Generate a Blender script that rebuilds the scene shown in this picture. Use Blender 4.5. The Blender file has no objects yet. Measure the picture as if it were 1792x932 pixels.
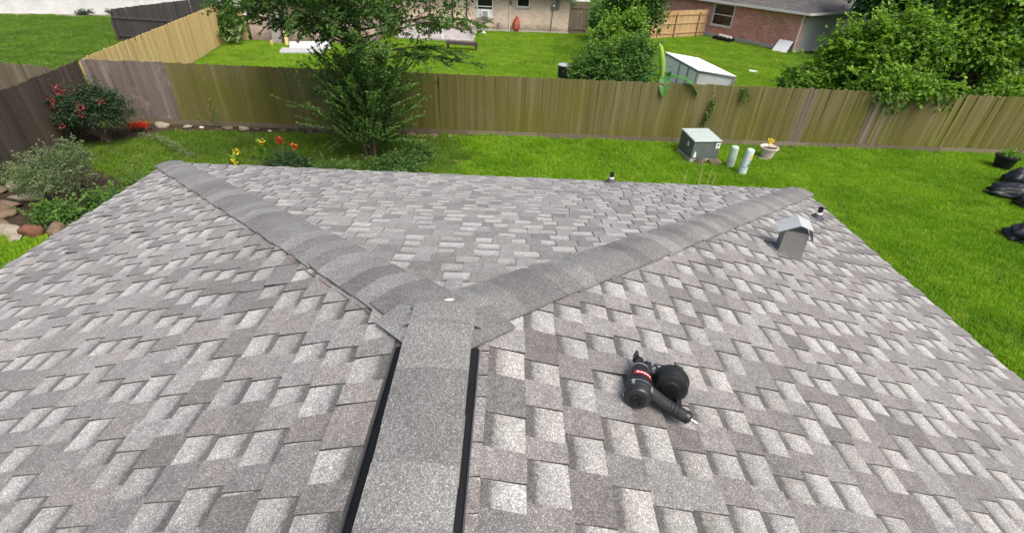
import bpy, bmesh, math, random
import numpy as np
from mathutils import Vector, Matrix
R = math.radians
random.seed(7); rng = np.random.default_rng(7)
scene = bpy.context.scene
COL = scene.collection

# ------------------------------------------------------------------ camera, sky, sun, exposure
cam_d = bpy.data.cameras.new('camera'); cam = bpy.data.objects.new('camera', cam_d); COL.objects.link(cam)
CAM = Vector((0.226, -1.667, 5.70))
_p, _r, _y = 0.5954, 0.0518, 0.021
fw = Vector((math.sin(_y)*math.cos(_p), math.cos(_y)*math.cos(_p), -math.sin(_p)))
rt0 = Vector((math.cos(_y), -math.sin(_y), 0)); up0 = rt0.cross(fw)
rt = rt0*math.cos(_r) + up0*math.sin(_r); up = -rt0*math.sin(_r) + up0*math.cos(_r)
cam.matrix_world = Matrix(((rt.x, up.x, -fw.x, CAM.x), (rt.y, up.y, -fw.y, CAM.y), (rt.z, up.z, -fw.z, CAM.z), (0, 0, 0, 1)))
cam_d.sensor_width = 36.0; cam_d.lens = 844.2/1792*36.0; cam_d.clip_start = 0.05; cam_d.clip_end = 600
scene.camera = cam

SUN_EL, SUN_AZ = R(58), R(140)          # azimuth clockwise from +Y
world = bpy.data.worlds.new('World'); scene.world = world; world.use_nodes = True
wn = world.node_tree.nodes; wl = world.node_tree.links
bg = wn['Background']; sky = wn.new('ShaderNodeTexSky'); sky.sky_type = 'NISHITA'; sky.sun_disc = False
sky.sun_elevation = SUN_EL; sky.sun_rotation = SUN_AZ; sky.air_density = 1.0; sky.dust_density = 6.0; sky.ozone_density = 0.3
wl.new(sky.outputs[0], bg.inputs[0]); bg.inputs[1].default_value = 0.14
sun_d = bpy.data.lights.new('sun', 'SUN'); sun_d.energy = 1.5; sun_d.angle = R(35); sun_d.color = (1, 0.96, 0.9)
sun = bpy.data.objects.new('sun', sun_d); COL.objects.link(sun); sun.location = (10, -10, 30)
sdir = Vector((math.sin(SUN_AZ)*math.cos(SUN_EL), math.cos(SUN_AZ)*math.cos(SUN_EL), math.sin(SUN_EL)))
sun.rotation_euler = sdir.to_track_quat('Z', 'Y').to_euler()
vs = scene.view_settings; vs.view_transform = 'Standard'; vs.look = 'None'; vs.gamma = 1.0; vs.exposure = 0.62
scene.cycles.use_denoising = True; scene.cycles.max_bounces = 6
scene.cycles.diffuse_bounces = 3; scene.cycles.transmission_bounces = 3

# ------------------------------------------------------------------ helpers
def tag(o, label, cat, group=None, kind=None):
    if label: o['label'] = label
    if cat: o['category'] = cat
    if group: o['group'] = group
    if kind: o['kind'] = kind
    return o
def empty(name, loc=(0, 0, 0), rz=0.0):
    o = bpy.data.objects.new(name, None); COL.objects.link(o); o.location = loc; o.rotation_euler = (0, 0, rz)
    o.empty_display_size = 0.1
    return o
def link(name, me, parent=None, mat=None):
    o = bpy.data.objects.new(name, me); COL.objects.link(o)
    if parent is not None: o.parent = parent
    if mat is not None and not me.materials: me.materials.append(mat)
    return o
class MB:
    """collects shapes, builds one mesh"""
    def __init__(s): s.v = []; s.f = []; s.sm = []
    def add(s, vs_, fs, smooth=False):
        n = len(s.v); s.v += [tuple(v) for v in vs_]; s.f += [tuple(i+n for i in f) for f in fs]; s.sm += [smooth]*len(fs)
        return s
    def box(s, x0, x1, y0, y1, z0, z1):
        return s.add([(x0,y0,z0),(x1,y0,z0),(x1,y1,z0),(x0,y1,z0),(x0,y0,z1),(x1,y0,z1),(x1,y1,z1),(x0,y1,z1)],
                     [(0,3,2,1),(4,5,6,7),(0,1,5,4),(1,2,6,5),(2,3,7,6),(3,0,4,7)])
    def hexa(s, b, t):       # bottom quad, top quad
        return s.add(list(b)+list(t), [(3,2,1,0),(4,5,6,7),(0,1,5,4),(1,2,6,5),(2,3,7,6),(3,0,4,7)])
    def lathe(s, p0, p1, prof, n=16, smooth=True, caps=True):
        """prof: list of (t, radius) along p0->p1"""
        p0 = Vector(p0); p1 = Vector(p1); ax = p1-p0; a = ax.normalized()
        u = a.orthogonal().normalized(); w = a.cross(u); vs_ = []
        for t, r in prof:
            c = p0+ax*t
            for k in range(n):
                th = 2*math.pi*k/n; vs_.append(c+u*(r*math.cos(th))+w*(r*math.sin(th)))
        fs = []
        for i in range(len(prof)-1):
            for k in range(n): fs.append((i*n+k, i*n+(k+1)%n, (i+1)*n+(k+1)%n, (i+1)*n+k))
        s.add(vs_, fs, smooth)
        if caps:
            m = len(s.v)-len(vs_); L = len(prof)-1
            s.f.append(tuple(m+k for k in reversed(range(n)))); s.f.append(tuple(m+L*n+k for k in range(n))); s.sm += [False, False]
        return s
    def tube(s, pts, rads, n=6):
        pts = [Vector(p) for p in pts]; vs_ = []; N = len(pts)
        if not hasattr(rads, '__len__'): rads = [rads]*N
        for i, p in enumerate(pts):
            d = (pts[min(i+1, N-1)]-pts[max(i-1, 0)])
            d = d.normalized() if d.length > 1e-9 else Vector((0, 0, 1))
            u = d.cross(Vector((0.31, 0.17, 0.93))); u = u.normalized() if u.length > 1e-4 else Vector((1, 0, 0)); w = d.cross(u)
            for k in range(n):
                th = 2*math.pi*k/n; vs_.append(p+u*(rads[i]*math.cos(th))+w*(rads[i]*math.sin(th)))
        fs = [(i*n+k, i*n+(k+1)%n, (i+1)*n+(k+1)%n, (i+1)*n+k) for i in range(N-1) for k in range(n)]
        fs += [tuple(reversed(range(n))), tuple((N-1)*n+k for k in range(n))]
        return s.add(vs_, fs, True)
    def mesh(s, name):
        me = bpy.data.meshes.new(name); me.from_pydata(s.v, [], s.f)
        me.polygons.foreach_set('use_smooth', s.sm); me.update()
        if any(s.sm): me.set_sharp_from_angle(angle=R(42))
        return me
    def build(s, name, mat, parent=None, bevel=0.0):
        o = link(name, s.mesh(name), parent, mat)
        if bevel:
            m = o.modifiers.new('bevel', 'BEVEL'); m.width = bevel; m.segments = 2; m.limit_method = 'ANGLE'; m.angle_limit = R(40)
        return o
def npmesh(name, V, F, tone=None, smooth=False):
    """V (n,3), F (m,4) quads; tone (m,) -> face-corner colour attribute"""
    V = np.asarray(V, np.float32); F = np.asarray(F, np.int32); m, k = F.shape
    me = bpy.data.meshes.new(name); me.vertices.add(len(V)); me.vertices.foreach_set('co', V.ravel())
    me.loops.add(m*k); me.loops.foreach_set('vertex_index', F.ravel())
    me.polygons.add(m); me.polygons.foreach_set('loop_start', np.arange(m, dtype=np.int32)*k)
    me.polygons.foreach_set('loop_total', np.full(m, k, np.int32))
    me.polygons.foreach_set('use_smooth', np.full(m, bool(smooth)))
    me.update(calc_edges=True)
    if tone is not None:
        a = me.color_attributes.new('tint', 'FLOAT_COLOR', 'CORNER')
        c = np.ones((m, k, 4), np.float32); t = np.asarray(tone, np.float32)
        if t.ndim == 1: c[:, :, 0] = t[:, None]
        else: c[:, :, :t.shape[-1]] = t.reshape(m, -1, t.shape[-1]) if t.ndim == 3 else t[:, None, :]
        a.data.foreach_set('color', c.ravel())
    me.validate(); return me

# ---- node helpers
class NT:
    def __init__(s, name):
        s.m = bpy.data.materials.new(name); s.m.use_nodes = True; s.n = s.m.node_tree.nodes; s.l = s.m.node_tree.links
        s.b = s.n['Principled BSDF']
    def node(s, t, **k):
        x = s.n.new('ShaderNode'+t)
        for a, v in k.items(): setattr(x, a, v)
        return x
    def put(s, sock, v):
        if hasattr(v, 'is_linked') or isinstance(v, bpy.types.NodeSocket): s.l.new(v, sock)
        elif isinstance(v, (tuple, list)) and len(v) == 3 and sock.type == 'RGBA': sock.default_value = (*v, 1)
        else: sock.default_value = v
    def noise(s, scale, vec=None, detail=3, rough=0.55, out=0):
        x = s.node('TexNoise'); x.inputs['Scale'].default_value = scale; x.inputs['Detail'].default_value = detail; x.inputs['Roughness'].default_value = rough
        if vec is not None: s.l.new(vec, x.inputs['Vector'])
        return x.outputs[out]
    def vor(s, scale, vec=None):
        x = s.node('TexVoronoi'); x.inputs['Scale'].default_value = scale
        if vec is not None: s.l.new(vec, x.inputs['Vector'])
        return x.outputs['Color']
    def ramp(s, fac, stops):
        x = s.node('ValToRGB'); e = x.color_ramp.elements
        while len(e) < len(stops): e.new(0.5)
        for k, (p, c) in zip(e, stops): k.position = p; k.color = (*c, 1) if isinstance(c, tuple) else (c, c, c, 1)
        s.l.new(fac, x.inputs[0]); return x.outputs[0]
    def math(s, op, a, b=0.0, clamp=False):
        x = s.node('Math', operation=op, use_clamp=clamp); s.put(x.inputs[0], a); s.put(x.inputs[1], b); return x.outputs[0]
    def mix(s, fac, a, b, mode='MIX'):
        x = s.node('Mix', data_type='RGBA', blend_type=mode); s.put(x.inputs[0], fac); s.put(x.inputs[6], a); s.put(x.inputs[7], b); return x.outputs[2]
    def pos(s): return s.node('NewGeometry').outputs['Position']
    def obj(s): return s.node('TexCoord').outputs['Object']
    def rand(s): return s.node('ObjectInfo').outputs['Random']
    def scalev(s, v, sc):
        x = s.node('Mapping'); s.l.new(v, x.inputs[0]); x.inputs['Scale'].default_value = sc; return x.outputs[0]
    def bump(s, h, strength=0.4, dist=0.01):
        x = s.node('Bump'); x.inputs['Strength'].default_value = strength; x.inputs['Distance'].default_value = dist
        s.l.new(h, x.inputs['Height']); s.l.new(x.outputs[0], s.b.inputs['Normal'])
    def out(s, col, rough=0.8, spec=0.3, metal=0.0):
        s.put(s.b.inputs['Base Color'], col); s.put(s.b.inputs['Roughness'], rough)
        s.b.inputs['Specular IOR Level'].default_value = spec; s.b.inputs['Metallic'].default_value = metal; return s.m
def simple(name, col, rough=0.7, var=0.15, scale=12, spec=0.3, metal=0.0, bump=0.0):
    t = NT(name); v = t.noise(scale, t.obj(), 4)
    a = tuple(max(0, c*(1-var)) for c in col); b = tuple(min(1, c*(1+var)) for c in col)
    c = t.ramp(v, [(0.3, a), (0.7, b)])
    if bump: t.bump(v, bump, 0.01)
    return t.out(c, rough, spec, metal)

# ------------------------------------------------------------------ materials
def granules(t, scale=1.0):
    """mineral granule speckle, factor about 1 on average"""
    v = t.obj(); s1 = t.node('SeparateColor'); t.l.new(t.vor(250*scale, v), s1.inputs[0])
    s2 = t.node('SeparateColor'); t.l.new(t.vor(470*scale, v), s2.inputs[0])
    a = t.ramp(s1.outputs[0], [(0.0, 0.6), (0.35, 0.85), (0.72, 1.04), (0.88, 1.3), (1.0, 1.75)])
    b = t.ramp(s2.outputs[0], [(0.0, 0.6), (0.5, 0.95), (0.9, 1.2), (1.0, 1.9)])
    # ramps clamp at 1 in colour space only for display; keep values by scaling
    return a, b, s1.outputs[1]
def shingle_mat(name, lo, hi, band=0.0, warm=(1.0, 0.965, 0.945)):
    t = NT(name)
    at = t.node('VertexColor', layer_name='tint'); sp = t.node('SeparateColor'); t.l.new(at.outputs[0], sp.inputs[0])
    base = t.mix(sp.outputs[0], lo, hi)
    base = t.mix(t.ramp(sp.outputs[1], [(0.4, 0.0), (0.65, 1.0)]), base, t.mix(1.0, base, warm, 'MULTIPLY'))
    if band:   # printed dark shadow-line granule band along the top of the exposed backing layer
        n = t.noise(60, t.obj(), 2); n2 = t.noise(7, t.pos(), 2)
        w = t.math('ADD', sp.outputs[2], t.math('MULTIPLY', t.math('SUBTRACT', n, 0.5), 0.2))
        w = t.math('ADD', w, t.math('MULTIPLY', t.math('SUBTRACT', n2, 0.5), 0.18))
        f = t.ramp(w, [(0.22, 1.0), (0.34, 0.42), (0.66, 0.0)])
        base = t.mix(t.math('MULTIPLY', f, band), base, t.mix(1.0, base, (0.27, 0.27, 0.275), 'MULTIPLY'))
    else:      # cut asphalt edge of the laminate tabs
        base = t.mix(t.math('LESS_THAN', sp.outputs[2], 0.1), base, (0.022, 0.021, 0.021))
    a, b, h = granules(t, 1.15)
    bl = t.noise(26, t.obj(), 3, 0.7); base = t.mix(1.0, base, t.ramp(bl, [(0.3, 0.82), (0.7, 1.16)]), 'MULTIPLY')
    c = t.mix(1.0, base, a, 'MULTIPLY'); c = t.mix(1.0, c, b, 'MULTIPLY')
    wz = t.noise(1.1, t.pos(), 4); c = t.mix(1.0, c, t.ramp(wz, [(0.25, 0.88), (0.75, 1.1)]), 'MULTIPLY')
    t.bump(h, 0.35, 0.003); t.b.inputs['Sheen Weight'].default_value = 0.2; t.b.inputs['Sheen Roughness'].default_value = 0.5
    return t.out(c, 0.95, 0.25)
M = {}
M['tooth'] = shingle_mat('shingle_laminate_granules', (0.148, 0.144, 0.141), (0.275, 0.272, 0.265), warm=(1.0, 0.965, 0.955))
M['backing'] = shingle_mat('shingle_backing_granules', (0.285, 0.285, 0.276), (0.405, 0.406, 0.394), band=0.95, warm=(1.0, 0.98, 0.955))
def cap_mat():
    t = NT('ridge_cap_granules'); r = t.rand()
    base = t.ramp(r, [(0.0, (0.148, 0.144, 0.144)), (0.15, (0.178, 0.177, 0.174)), (0.6, (0.203, 0.205, 0.20)), (1.0, (0.25, 0.253, 0.245))])
    a, b, h = granules(t, 1.15); c = t.mix(1.0, t.mix(1.0, base, a, 'MULTIPLY'), b, 'MULTIPLY')
    n = t.noise(5, t.pos(), 4); c = t.mix(1.0, c, t.ramp(n, [(0.25, 0.82), (0.75, 1.14)]), 'MULTIPLY')
    t.bump(h, 0.35, 0.003); return t.out(c, 0.95, 0.25)
M['cap'] = cap_mat()
M['black'] = simple('black_vent_plastic', (0.006, 0.006, 0.007), 0.6, 0.3)
M['blackrib'] = simple('vent_rib_plastic', (0.016, 0.016, 0.018), 0.5, 0.3)
M['deck'] = simple('asphalt_underlay', (0.12, 0.118, 0.115), 0.95, 0.2)
M['drip'] = simple('painted_drip_edge', (0.05, 0.075, 0.085), 0.5, 0.2)
M['fascia'] = simple('painted_fascia', (0.62, 0.6, 0.55), 0.6, 0.08)
M['galv'] = simple('galvanised_sheet', (0.46, 0.48, 0.48), 0.55, 0.08, 6, 0.45, 0.15)
M['galvdull'] = simple('dull_galvanised_sheet', (0.25, 0.25, 0.245), 0.6, 0.07, 9, 0.4, 0.3)
M['lead'] = simple('dark_boot_rubber', (0.055, 0.06, 0.075), 0.55, 0.2)
M['pvcw'] = simple('white_pvc', (0.75, 0.75, 0.74), 0.5, 0.06)
M['pipeblk'] = simple('black_pipe', (0.02, 0.02, 0.022), 0.5, 0.2)
def wood(name, c1, c2, c3, algae=None, streak=1.0, blotch=False):
    t = NT(name); r = t.rand(); p = t.pos()
    base = t.ramp(r, [(0.0, c1), (0.35, c2), (0.7, c2), (1.0, c3)])
    st = t.noise(1.0, t.scalev(p, (38, 38, 0.9)), 5, 0.65)
    base = t.mix(1.0, base, t.ramp(st, [(0.25, 1-0.45*streak), (0.5, 1.0-0.1*streak), (0.8, min(1.0, 1.0))]), 'MULTIPLY')
    if algae:
        n = t.noise(0.55, p, 4); sep = t.node('SeparateXYZ'); t.l.new(p, sep.inputs[0])
        k = t.math('ADD', n, t.math('MULTIPLY', t.math('SUBTRACT', 1.0, sep.outputs[2]), 0.10))
        base = t.mix(t.ramp(k, [(0.35, 0.25), (0.65, 0.9)]), base, t.mix(1.0, base, algae, 'MULTIPLY'))
    if blotch:
        w2 = t.noise(2.2, t.scalev(p, (1, 1, 0.45)), 6, 0.75); base = t.mix(t.ramp(w2, [(0.55, 0.0), (0.68, 0.55)]), base, (0.40, 0.37, 0.35))
    kn = t.noise(9, p, 3, 0.7); base = t.mix(t.ramp(kn, [(0.66, 0.0), (0.74, 0.35)]), base, t.mix(1.0, base, (0.5, 0.48, 0.45), 'MULTIPLY'))
    t.bump(st, 0.4, 0.004); return t.out(base, 0.88, 0.2)
M['fence_green'] = wood('algae_stained_cedar', (0.15, 0.126, 0.062), (0.18, 0.154, 0.078), (0.225, 0.195, 0.108), (0.80, 0.93, 0.36))
M['fence_grey'] = wood('weathered_grey_cedar', (0.15, 0.122, 0.108), (0.20, 0.165, 0.148), (0.27, 0.235, 0.215), blotch=True)
M['fence_brown'] = wood('damp_brown_cedar', (0.062, 0.05, 0.04), (0.085, 0.07, 0.055), (0.12, 0.10, 0.082))
M['fence_new'] = wood('new_yellow_pine', (0.50, 0.36, 0.15), (0.60, 0.45, 0.20), (0.68, 0.53, 0.27), None, 0.5)
M['fence_tan'] = wood('tan_cedar', (0.42, 0.28, 0.14), (0.50, 0.34, 0.18), (0.56, 0.40, 0.22), None, 0.4)
M['fence_dark'] = wood('charcoal_weathered_wood', (0.055, 0.05, 0.048), (0.075, 0.07, 0.065), (0.10, 0.09, 0.085))
M['fence_tanold'] = wood('old_tan_cedar', (0.14, 0.115, 0.078), (0.185, 0.155, 0.108), (0.24, 0.205, 0.15))
M['bark'] = simple('bark', (0.12, 0.09, 0.065), 0.95, 0.35, 14, 0.2, 0, 0.6)
M['twig'] = simple('twig', (0.09, 0.075, 0.045), 0.9, 0.3)
def leaf_mat(name, dark, light, trans=0.3, gloss=0.5):
    t = NT(name); at = t.node('VertexColor', layer_name='tint'); sp = t.node('SeparateColor'); t.l.new(at.outputs[0], sp.inputs[0])
    c = t.mix(sp.outputs[0], dark, light)
    t.out(c, gloss, 0.35)
    tr = t.node('BsdfTranslucent'); t.l.new(t.mix(1.0, c, (1.0, 1.0, 0.45), 'MULTIPLY'), tr.inputs[0])
    mx = t.node('MixShader'); mx.inputs[0].default_value = trans
    t.l.new(t.b.outputs[0], mx.inputs[1]); t.l.new(tr.outputs[0], mx.inputs[2])
    t.l.new(mx.outputs[0], t.n['Material Output'].inputs[0]); return t.m
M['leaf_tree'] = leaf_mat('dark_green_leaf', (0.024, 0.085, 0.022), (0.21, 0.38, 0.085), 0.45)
M['leaf_bright'] = leaf_mat('bright_green_leaf', (0.035, 0.12, 0.010), (0.27, 0.47, 0.045), 0.4)
M['leaf_mid'] = leaf_mat('mid_green_leaf', (0.028, 0.095, 0.017), (0.19, 0.36, 0.065), 0.4)
M['leaf_blue'] = leaf_mat('blue_green_leaf', (0.035, 0.08, 0.025), (0.21, 0.29, 0.13))
M['leaf_myrtle'] = leaf_mat('deep_green_leaf', (0.012, 0.035, 0.014), (0.05, 0.11, 0.035), 0.2)
M['leaf_pale'] = leaf_mat('pale_green_leaf', (0.09, 0.16, 0.06), (0.28, 0.38, 0.18), 0.3)
M['banana'] = leaf_mat('banana_leaf', (0.03, 0.15, 0.04), (0.14, 0.34, 0.07), 0.35, 0.4)
M['banana_new'] = leaf_mat('young_banana_leaf', (0.25, 0.45, 0.06), (0.42, 0.62, 0.12), 0.3, 0.4)
M['pink'] = leaf_mat('pink_blossom', (0.33, 0.03, 0.06), (0.55, 0.10, 0.14), 0.2)
M['red'] = leaf_mat('red_blossom', (0.5, 0.008, 0.005), (0.75, 0.04, 0.02), 0.2)
M['yellow'] = leaf_mat('yellow_blossom', (0.8, 0.5, 0.01), (0.85, 0.7, 0.08), 0.2)
M['dry'] = simple('dry_stalk', (0.45, 0.38, 0.2), 0.9, 0.2)
def stone_mat(name, a, b):
    t = NT(name); v = t.noise(6, t.obj(), 6, 0.65); n2 = t.noise(45, t.obj(), 3)
    c = t.ramp(v, [(0.3, a), (0.7, b)]); c = t.mix(1.0, c, t.ramp(n2, [(0.3, 0.7), (0.7, 1.0)]), 'MULTIPLY')
    t.bump(v, 0.7, 0.03); return t.out(c, 0.92, 0.2)
M['stone_pale'] = stone_mat('pale_limestone', (0.22, 0.19, 0.14), (0.42, 0.38, 0.30))
M['stone_brown'] = stone_mat('brown_sandstone', (0.12, 0.085, 0.06), (0.24, 0.18, 0.13))
M['stone_red'] = stone_mat('red_sandstone', (0.16, 0.07, 0.045), (0.27, 0.13, 0.085))
M['stone_white'] = stone_mat('white_rock', (0.55, 0.52, 0.47), (0.75, 0.73, 0.68))
M['stone_dark'] = stone_mat('dark_fieldstone', (0.06, 0.05, 0.04), (0.14, 0.115, 0.09))
def brick_mat(name, c1, c2, mortar, bias=0.0, stain=None):
    t = NT(name); uv = t.node('UVMap').outputs[0]
    x = t.node('TexBrick'); t.l.new(uv, x.inputs['Vector']); x.inputs['Scale'].default_value = 1.0
    x.inputs['Color1'].default_value = (*c1, 1); x.inputs['Color2'].default_value = (*c2, 1); x.inputs['Mortar'].default_value = (*mortar, 1)
    x.inputs['Brick Width'].default_value = 0.24; x.inputs['Row Height'].default_value = 0.085; x.inputs['Mortar Size'].default_value = 0.009; x.inputs['Bias'].default_value = bias
    c = x.outputs[0]; n = t.noise(1.3, t.pos(), 5); c = t.mix(1.0, c, t.ramp(n, [(0.3, 0.8), (0.7, 1.0)]), 'MULTIPLY')
    n3 = t.noise(9, t.scalev(uv, (0.6, 2.6, 1)), 2); c = t.mix(t.ramp(n3, [(0.6, 0.0), (0.72, 0.55)]), c, t.mix(1.0, c, (0.55, 0.48, 0.45), 'MULTIPLY'))
    if stain:
        sep = t.node('SeparateXYZ'); t.l.new(t.pos(), sep.inputs[0]); n2 = t.noise(0.9, t.pos(), 4)
        k = t.math('SUBTRACT', t.math('ADD', n2, 0.15), sep.outputs[2]); c = t.mix(t.ramp(k, [(0.1, 0.0), (0.5, 0.75)]), c, stain)
    t.bump(x.outputs['Fac'], 0.5, -0.006); return t.out(c, 0.9, 0.2)
M['brick_tan'] = brick_mat('tan_brick', (0.74, 0.60, 0.48), (0.56, 0.42, 0.33), (0.70, 0.62, 0.54), -0.35, (0.13, 0.10, 0.08))
M['brick_pink'] = brick_mat('pinkish_brick', (0.58, 0.44, 0.38), (0.46, 0.34, 0.28), (0.58, 0.50, 0.44), 0, (0.16, 0.12, 0.10))
M['brick_red'] = brick_mat('red_brick', (0.82, 0.33, 0.25), (0.50, 0.17, 0.125), (0.74, 0.55, 0.47), -0.15)
M['brick_white'] = brick_mat('painted_white_brick', (0.80, 0.82, 0.82), (0.74, 0.76, 0.77), (0.66, 0.69, 0.70))
M['trim'] = simple('white_trim', (0.74, 0.73, 0.68), 0.6, 0.06)
M['siding'] = simple('grey_siding', (0.40, 0.43, 0.43), 0.7, 0.1)
def roof_far():
    t = NT('far_roof_shingles'); n = t.noise(1.0, t.scalev(t.pos(), (1.2, 1.2, 7)), 5, 0.7); n2 = t.noise(9, t.pos(), 3)
    c = t.ramp(n, [(0.3, (0.075, 0.07, 0.068)), (0.7, (0.17, 0.16, 0.155))]); c = t.mix(1.0, c, t.ramp(n2, [(0.3, 0.75), (0.7, 1.0)]), 'MULTIPLY')
    return t.out(c, 0.95, 0.2)
M['roof_far'] = roof_far()
M['glass'] = simple('window_glass', (0.012, 0.014, 0.017), 0.12, 0.2, 3, 0.6)
M['concrete'] = simple('concrete', (0.44, 0.42, 0.39), 0.9, 0.18, 3)
M['slabgrey'] = simple('weathered_slab', (0.36, 0.34, 0.33), 0.9, 0.22, 2.5)
M['door'] = simple('cream_door', (0.68, 0.60, 0.42), 0.6, 0.06)
M['brownpaint'] = simple('brown_post', (0.10, 0.065, 0.05), 0.7, 0.2)
M['gatewood'] = wood('grey_brown_gate_wood', (0.12, 0.10, 0.075), (0.16, 0.135, 0.10), (0.20, 0.17, 0.13))
M['white_plastic'] = simple('white_plastic', (0.78, 0.80, 0.80), 0.5, 0.05)
M['greyfabric'] = simple('grey_panel', (0.24, 0.26, 0.27), 0.7, 0.1)
M['hose'] = simple('red_hose', (0.55, 0.075, 0.035), 0.5, 0.15)
M['metergrey'] = simple('meter_grey', (0.20, 0.185, 0.165), 0.6, 0.1)
M['bench'] = simple('dark_bench_wood', (0.075, 0.055, 0.055), 0.75, 0.25, 18)
M['transf'] = simple('grey_green_steel', (0.10, 0.125, 0.118), 0.5, 0.12, 3, 0.4)
M['transf_lid'] = simple('sky_lit_green_steel', (0.40, 0.47, 0.46), 0.45, 0.07, 3, 0.4)  # cabinet's green steel, lightened for the sky reflected on top
M['pedestal'] = simple('pale_green_plastic', (0.40, 0.50, 0.40), 0.55, 0.08, 5)
M['pedestal2'] = simple('pale_blue_plastic', (0.52, 0.62, 0.60), 0.5, 0.06, 5)
M['sticker'] = simple('white_sticker', (0.8, 0.8, 0.78), 0.5, 0.03)
M['ink'] = simple('dark_ink', (0.04, 0.05, 0.06), 0.6, 0.05)
M['orange'] = simple('yellow_orange_sticker', (0.80, 0.50, 0.06), 0.5, 0.05)
M['pot'] = simple('whitewashed_clay', (0.66, 0.58, 0.50), 0.85, 0.25, 22, 0.2, 0, 0.5)
M['soil'] = stone_mat('dark_soil', (0.03, 0.022, 0.015), (0.085, 0.062, 0.04))
M['blackpot'] = simple('black_plastic_pot', (0.012, 0.013, 0.015), 0.5, 0.3)
M['bag'] = simple('black_bag_plastic', (0.008, 0.009, 0.014), 0.38, 0.4, 5, 0.45, 0, 0.6)
M['gunbody'] = simple('black_magnesium', (0.012, 0.0125, 0.0135), 0.38, 0.2, 30, 0.5)
M['gungrey'] = simple('dark_grey_cap', (0.02, 0.021, 0.022), 0.35, 0.15, 20, 0.5)
M['gungrip'] = simple('rubber_grip', (0.024, 0.025, 0.027), 0.7, 0.2, 60)
M['gunred'] = simple('red_label', (0.36, 0.012, 0.02), 0.45, 0.1)
M['steel'] = simple('bright_steel', (0.62, 0.62, 0.6), 0.3, 0.08, 20, 0.5, 0.8)
M['gundark'] = simple('black_canister_face', (0.008, 0.008, 0.009), 0.5, 0.2)
M['chalk'] = simple('red_chalk', (0.17, 0.085, 0.075), 0.95, 0.3, 40)
M['sealant'] = simple('pale_sealant', (0.52, 0.50, 0.44), 0.8, 0.2)
def coop_cloth():
    t = NT('white_tarp'); n = t.noise(3, t.pos(), 5); return t.out(t.ramp(n, [(0.3, (0.8, 0.8, 0.8)), (0.7, (0.9, 0.9, 0.9))]), 0.6, 0.3)
M['tarp'] = coop_cloth()
M['greywood'] = simple('grey_weathered_timber', (0.26, 0.24, 0.22), 0.9, 0.2, 10)

# ------------------------------------------------------------------ ground
FY0, FSL = 14.87, 0.0268
def fence_y(x): return FY0 + FSL*x
def ground_mat():
    t = NT('earth_and_thatch'); p = t.pos(); n = t.noise(0.7, p, 5); n2 = t.noise(14, p, 4)
    c = t.ramp(n, [(0.3, (0.045, 0.085, 0.012)), (0.7, (0.075, 0.13, 0.02))]); c = t.mix(1.0, c, t.ramp(n2, [(0.3, 0.6), (0.7, 1.0)]), 'MULTIPLY')
    t.bump(n2, 0.5, 0.02); return t.out(c, 0.95, 0.15)
g = MB(); nx, ny = 40, 40; vv = []; ff = []
for j in range(ny+1):
    for i in range(nx+1): vv.append((-150+300*i/nx, -80+300*j/ny, 0))
for j in range(ny):
    for i in range(nx): a = j*(nx+1)+i; ff.append((a, a+1, a+nx+2, a+nx+1))
g.add(vv, ff); tag(g.build('ground', ground_mat()), None, None, kind='structure')
def sheet(name, pts, z, mat):
    me = bpy.data.meshes.new(name); me.from_pydata([(x, y, z) for x, y in pts], [], [tuple(range(len(pts)))])
    return tag(link(name, me, None, mat), None, None, kind='structure')
BED_LEFT = [(-12.9, 12.4), (-11.6, 11.0), (-9.0, 9.4), (-8.6, 8.2), (-9.3, 7.45), (-10.4, 7.05), (-11.2, 7.3), (-12.2, 8.6)]
BED_BACK = [(-13.2, 14.42), (-13.0, 12.4), (-11.9, 13.0), (-10.5, 13.95), (-7.0, 14.1), (-2.0, 14.3), (-2.0, 14.75)]
BED_TREE = [(-7.6, 11.9), (-7.4, 10.6), (-4.5, 10.2), (-2.4, 10.7), (-2.2, 12.6), (-3.6, 13.4), (-5.6, 12.6)]
for b in (BED_LEFT, BED_BACK, BED_TREE): sheet('garden_bed', b, 0.006, M['soil'])
def inside(P, poly):
    x, y = P[:, 0], P[:, 1]; r = np.zeros(len(P), bool); n = len(poly)
    for i in range(n):
        x0, y0 = poly[i]; x1, y1 = poly[(i+1) % n]
        c = ((y0 > y) != (y1 > y)) & (x < (x1-x0)*(y-y0)/((y1-y0) if y1 != y0 else 1e-9)+x0); r ^= c
    return r

# ------------------------------------------------------------------ house with the hip roof
W, S, Y0, ZR, EX = 3.992, 0.3119, -0.20, 4.459, 0.143
LY = W-Y0; HZ = S*W; SH = HZ/LY; YB = -4.6        # hip-end run, drop, hip-end pitch, back end
ZE = ZR-HZ
house = empty('house', (0, 0, 0))
tag(house, 'house under a grey shingle hip roof with black ridge vent', 'house')
class Slope:
    """o: ridge point, u: along the courses, d: unit downslope, n: normal; umax(d), umin(d)"""
    def __init__(s, o, u, d):
        s.o = Vector(o); s.u = Vector(u).normalized(); s.d = Vector(d).normalized(); s.n = s.u.cross(s.d); s.n = -s.n if s.n.z < 0 else s.n
    def P(s, u, d, h): return s.o+s.u*u+s.d*d+s.n*h
slR = Slope((0, 0, ZR), (0, 1, 0), (1, 0, -S)); slL = Slope((0, 0, ZR), (0, 1, 0), (-1, 0, -S)); slH = Slope((0, Y0, ZR), (1, 0, 0), (0, 1, -SH))
kR, kH = 1/math.sqrt(1+S*S), 1/math.sqrt(1+SH*SH)
slR.lim = slL.lim = lambda d: (YB, Y0+d*kR*LY/W)
slH.lim = lambda d: (-d*kH*W/LY, d*kH*W/LY)
slR.L = slL.L = W/kR+0.012; slH.L = LY/kH+0.012
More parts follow.
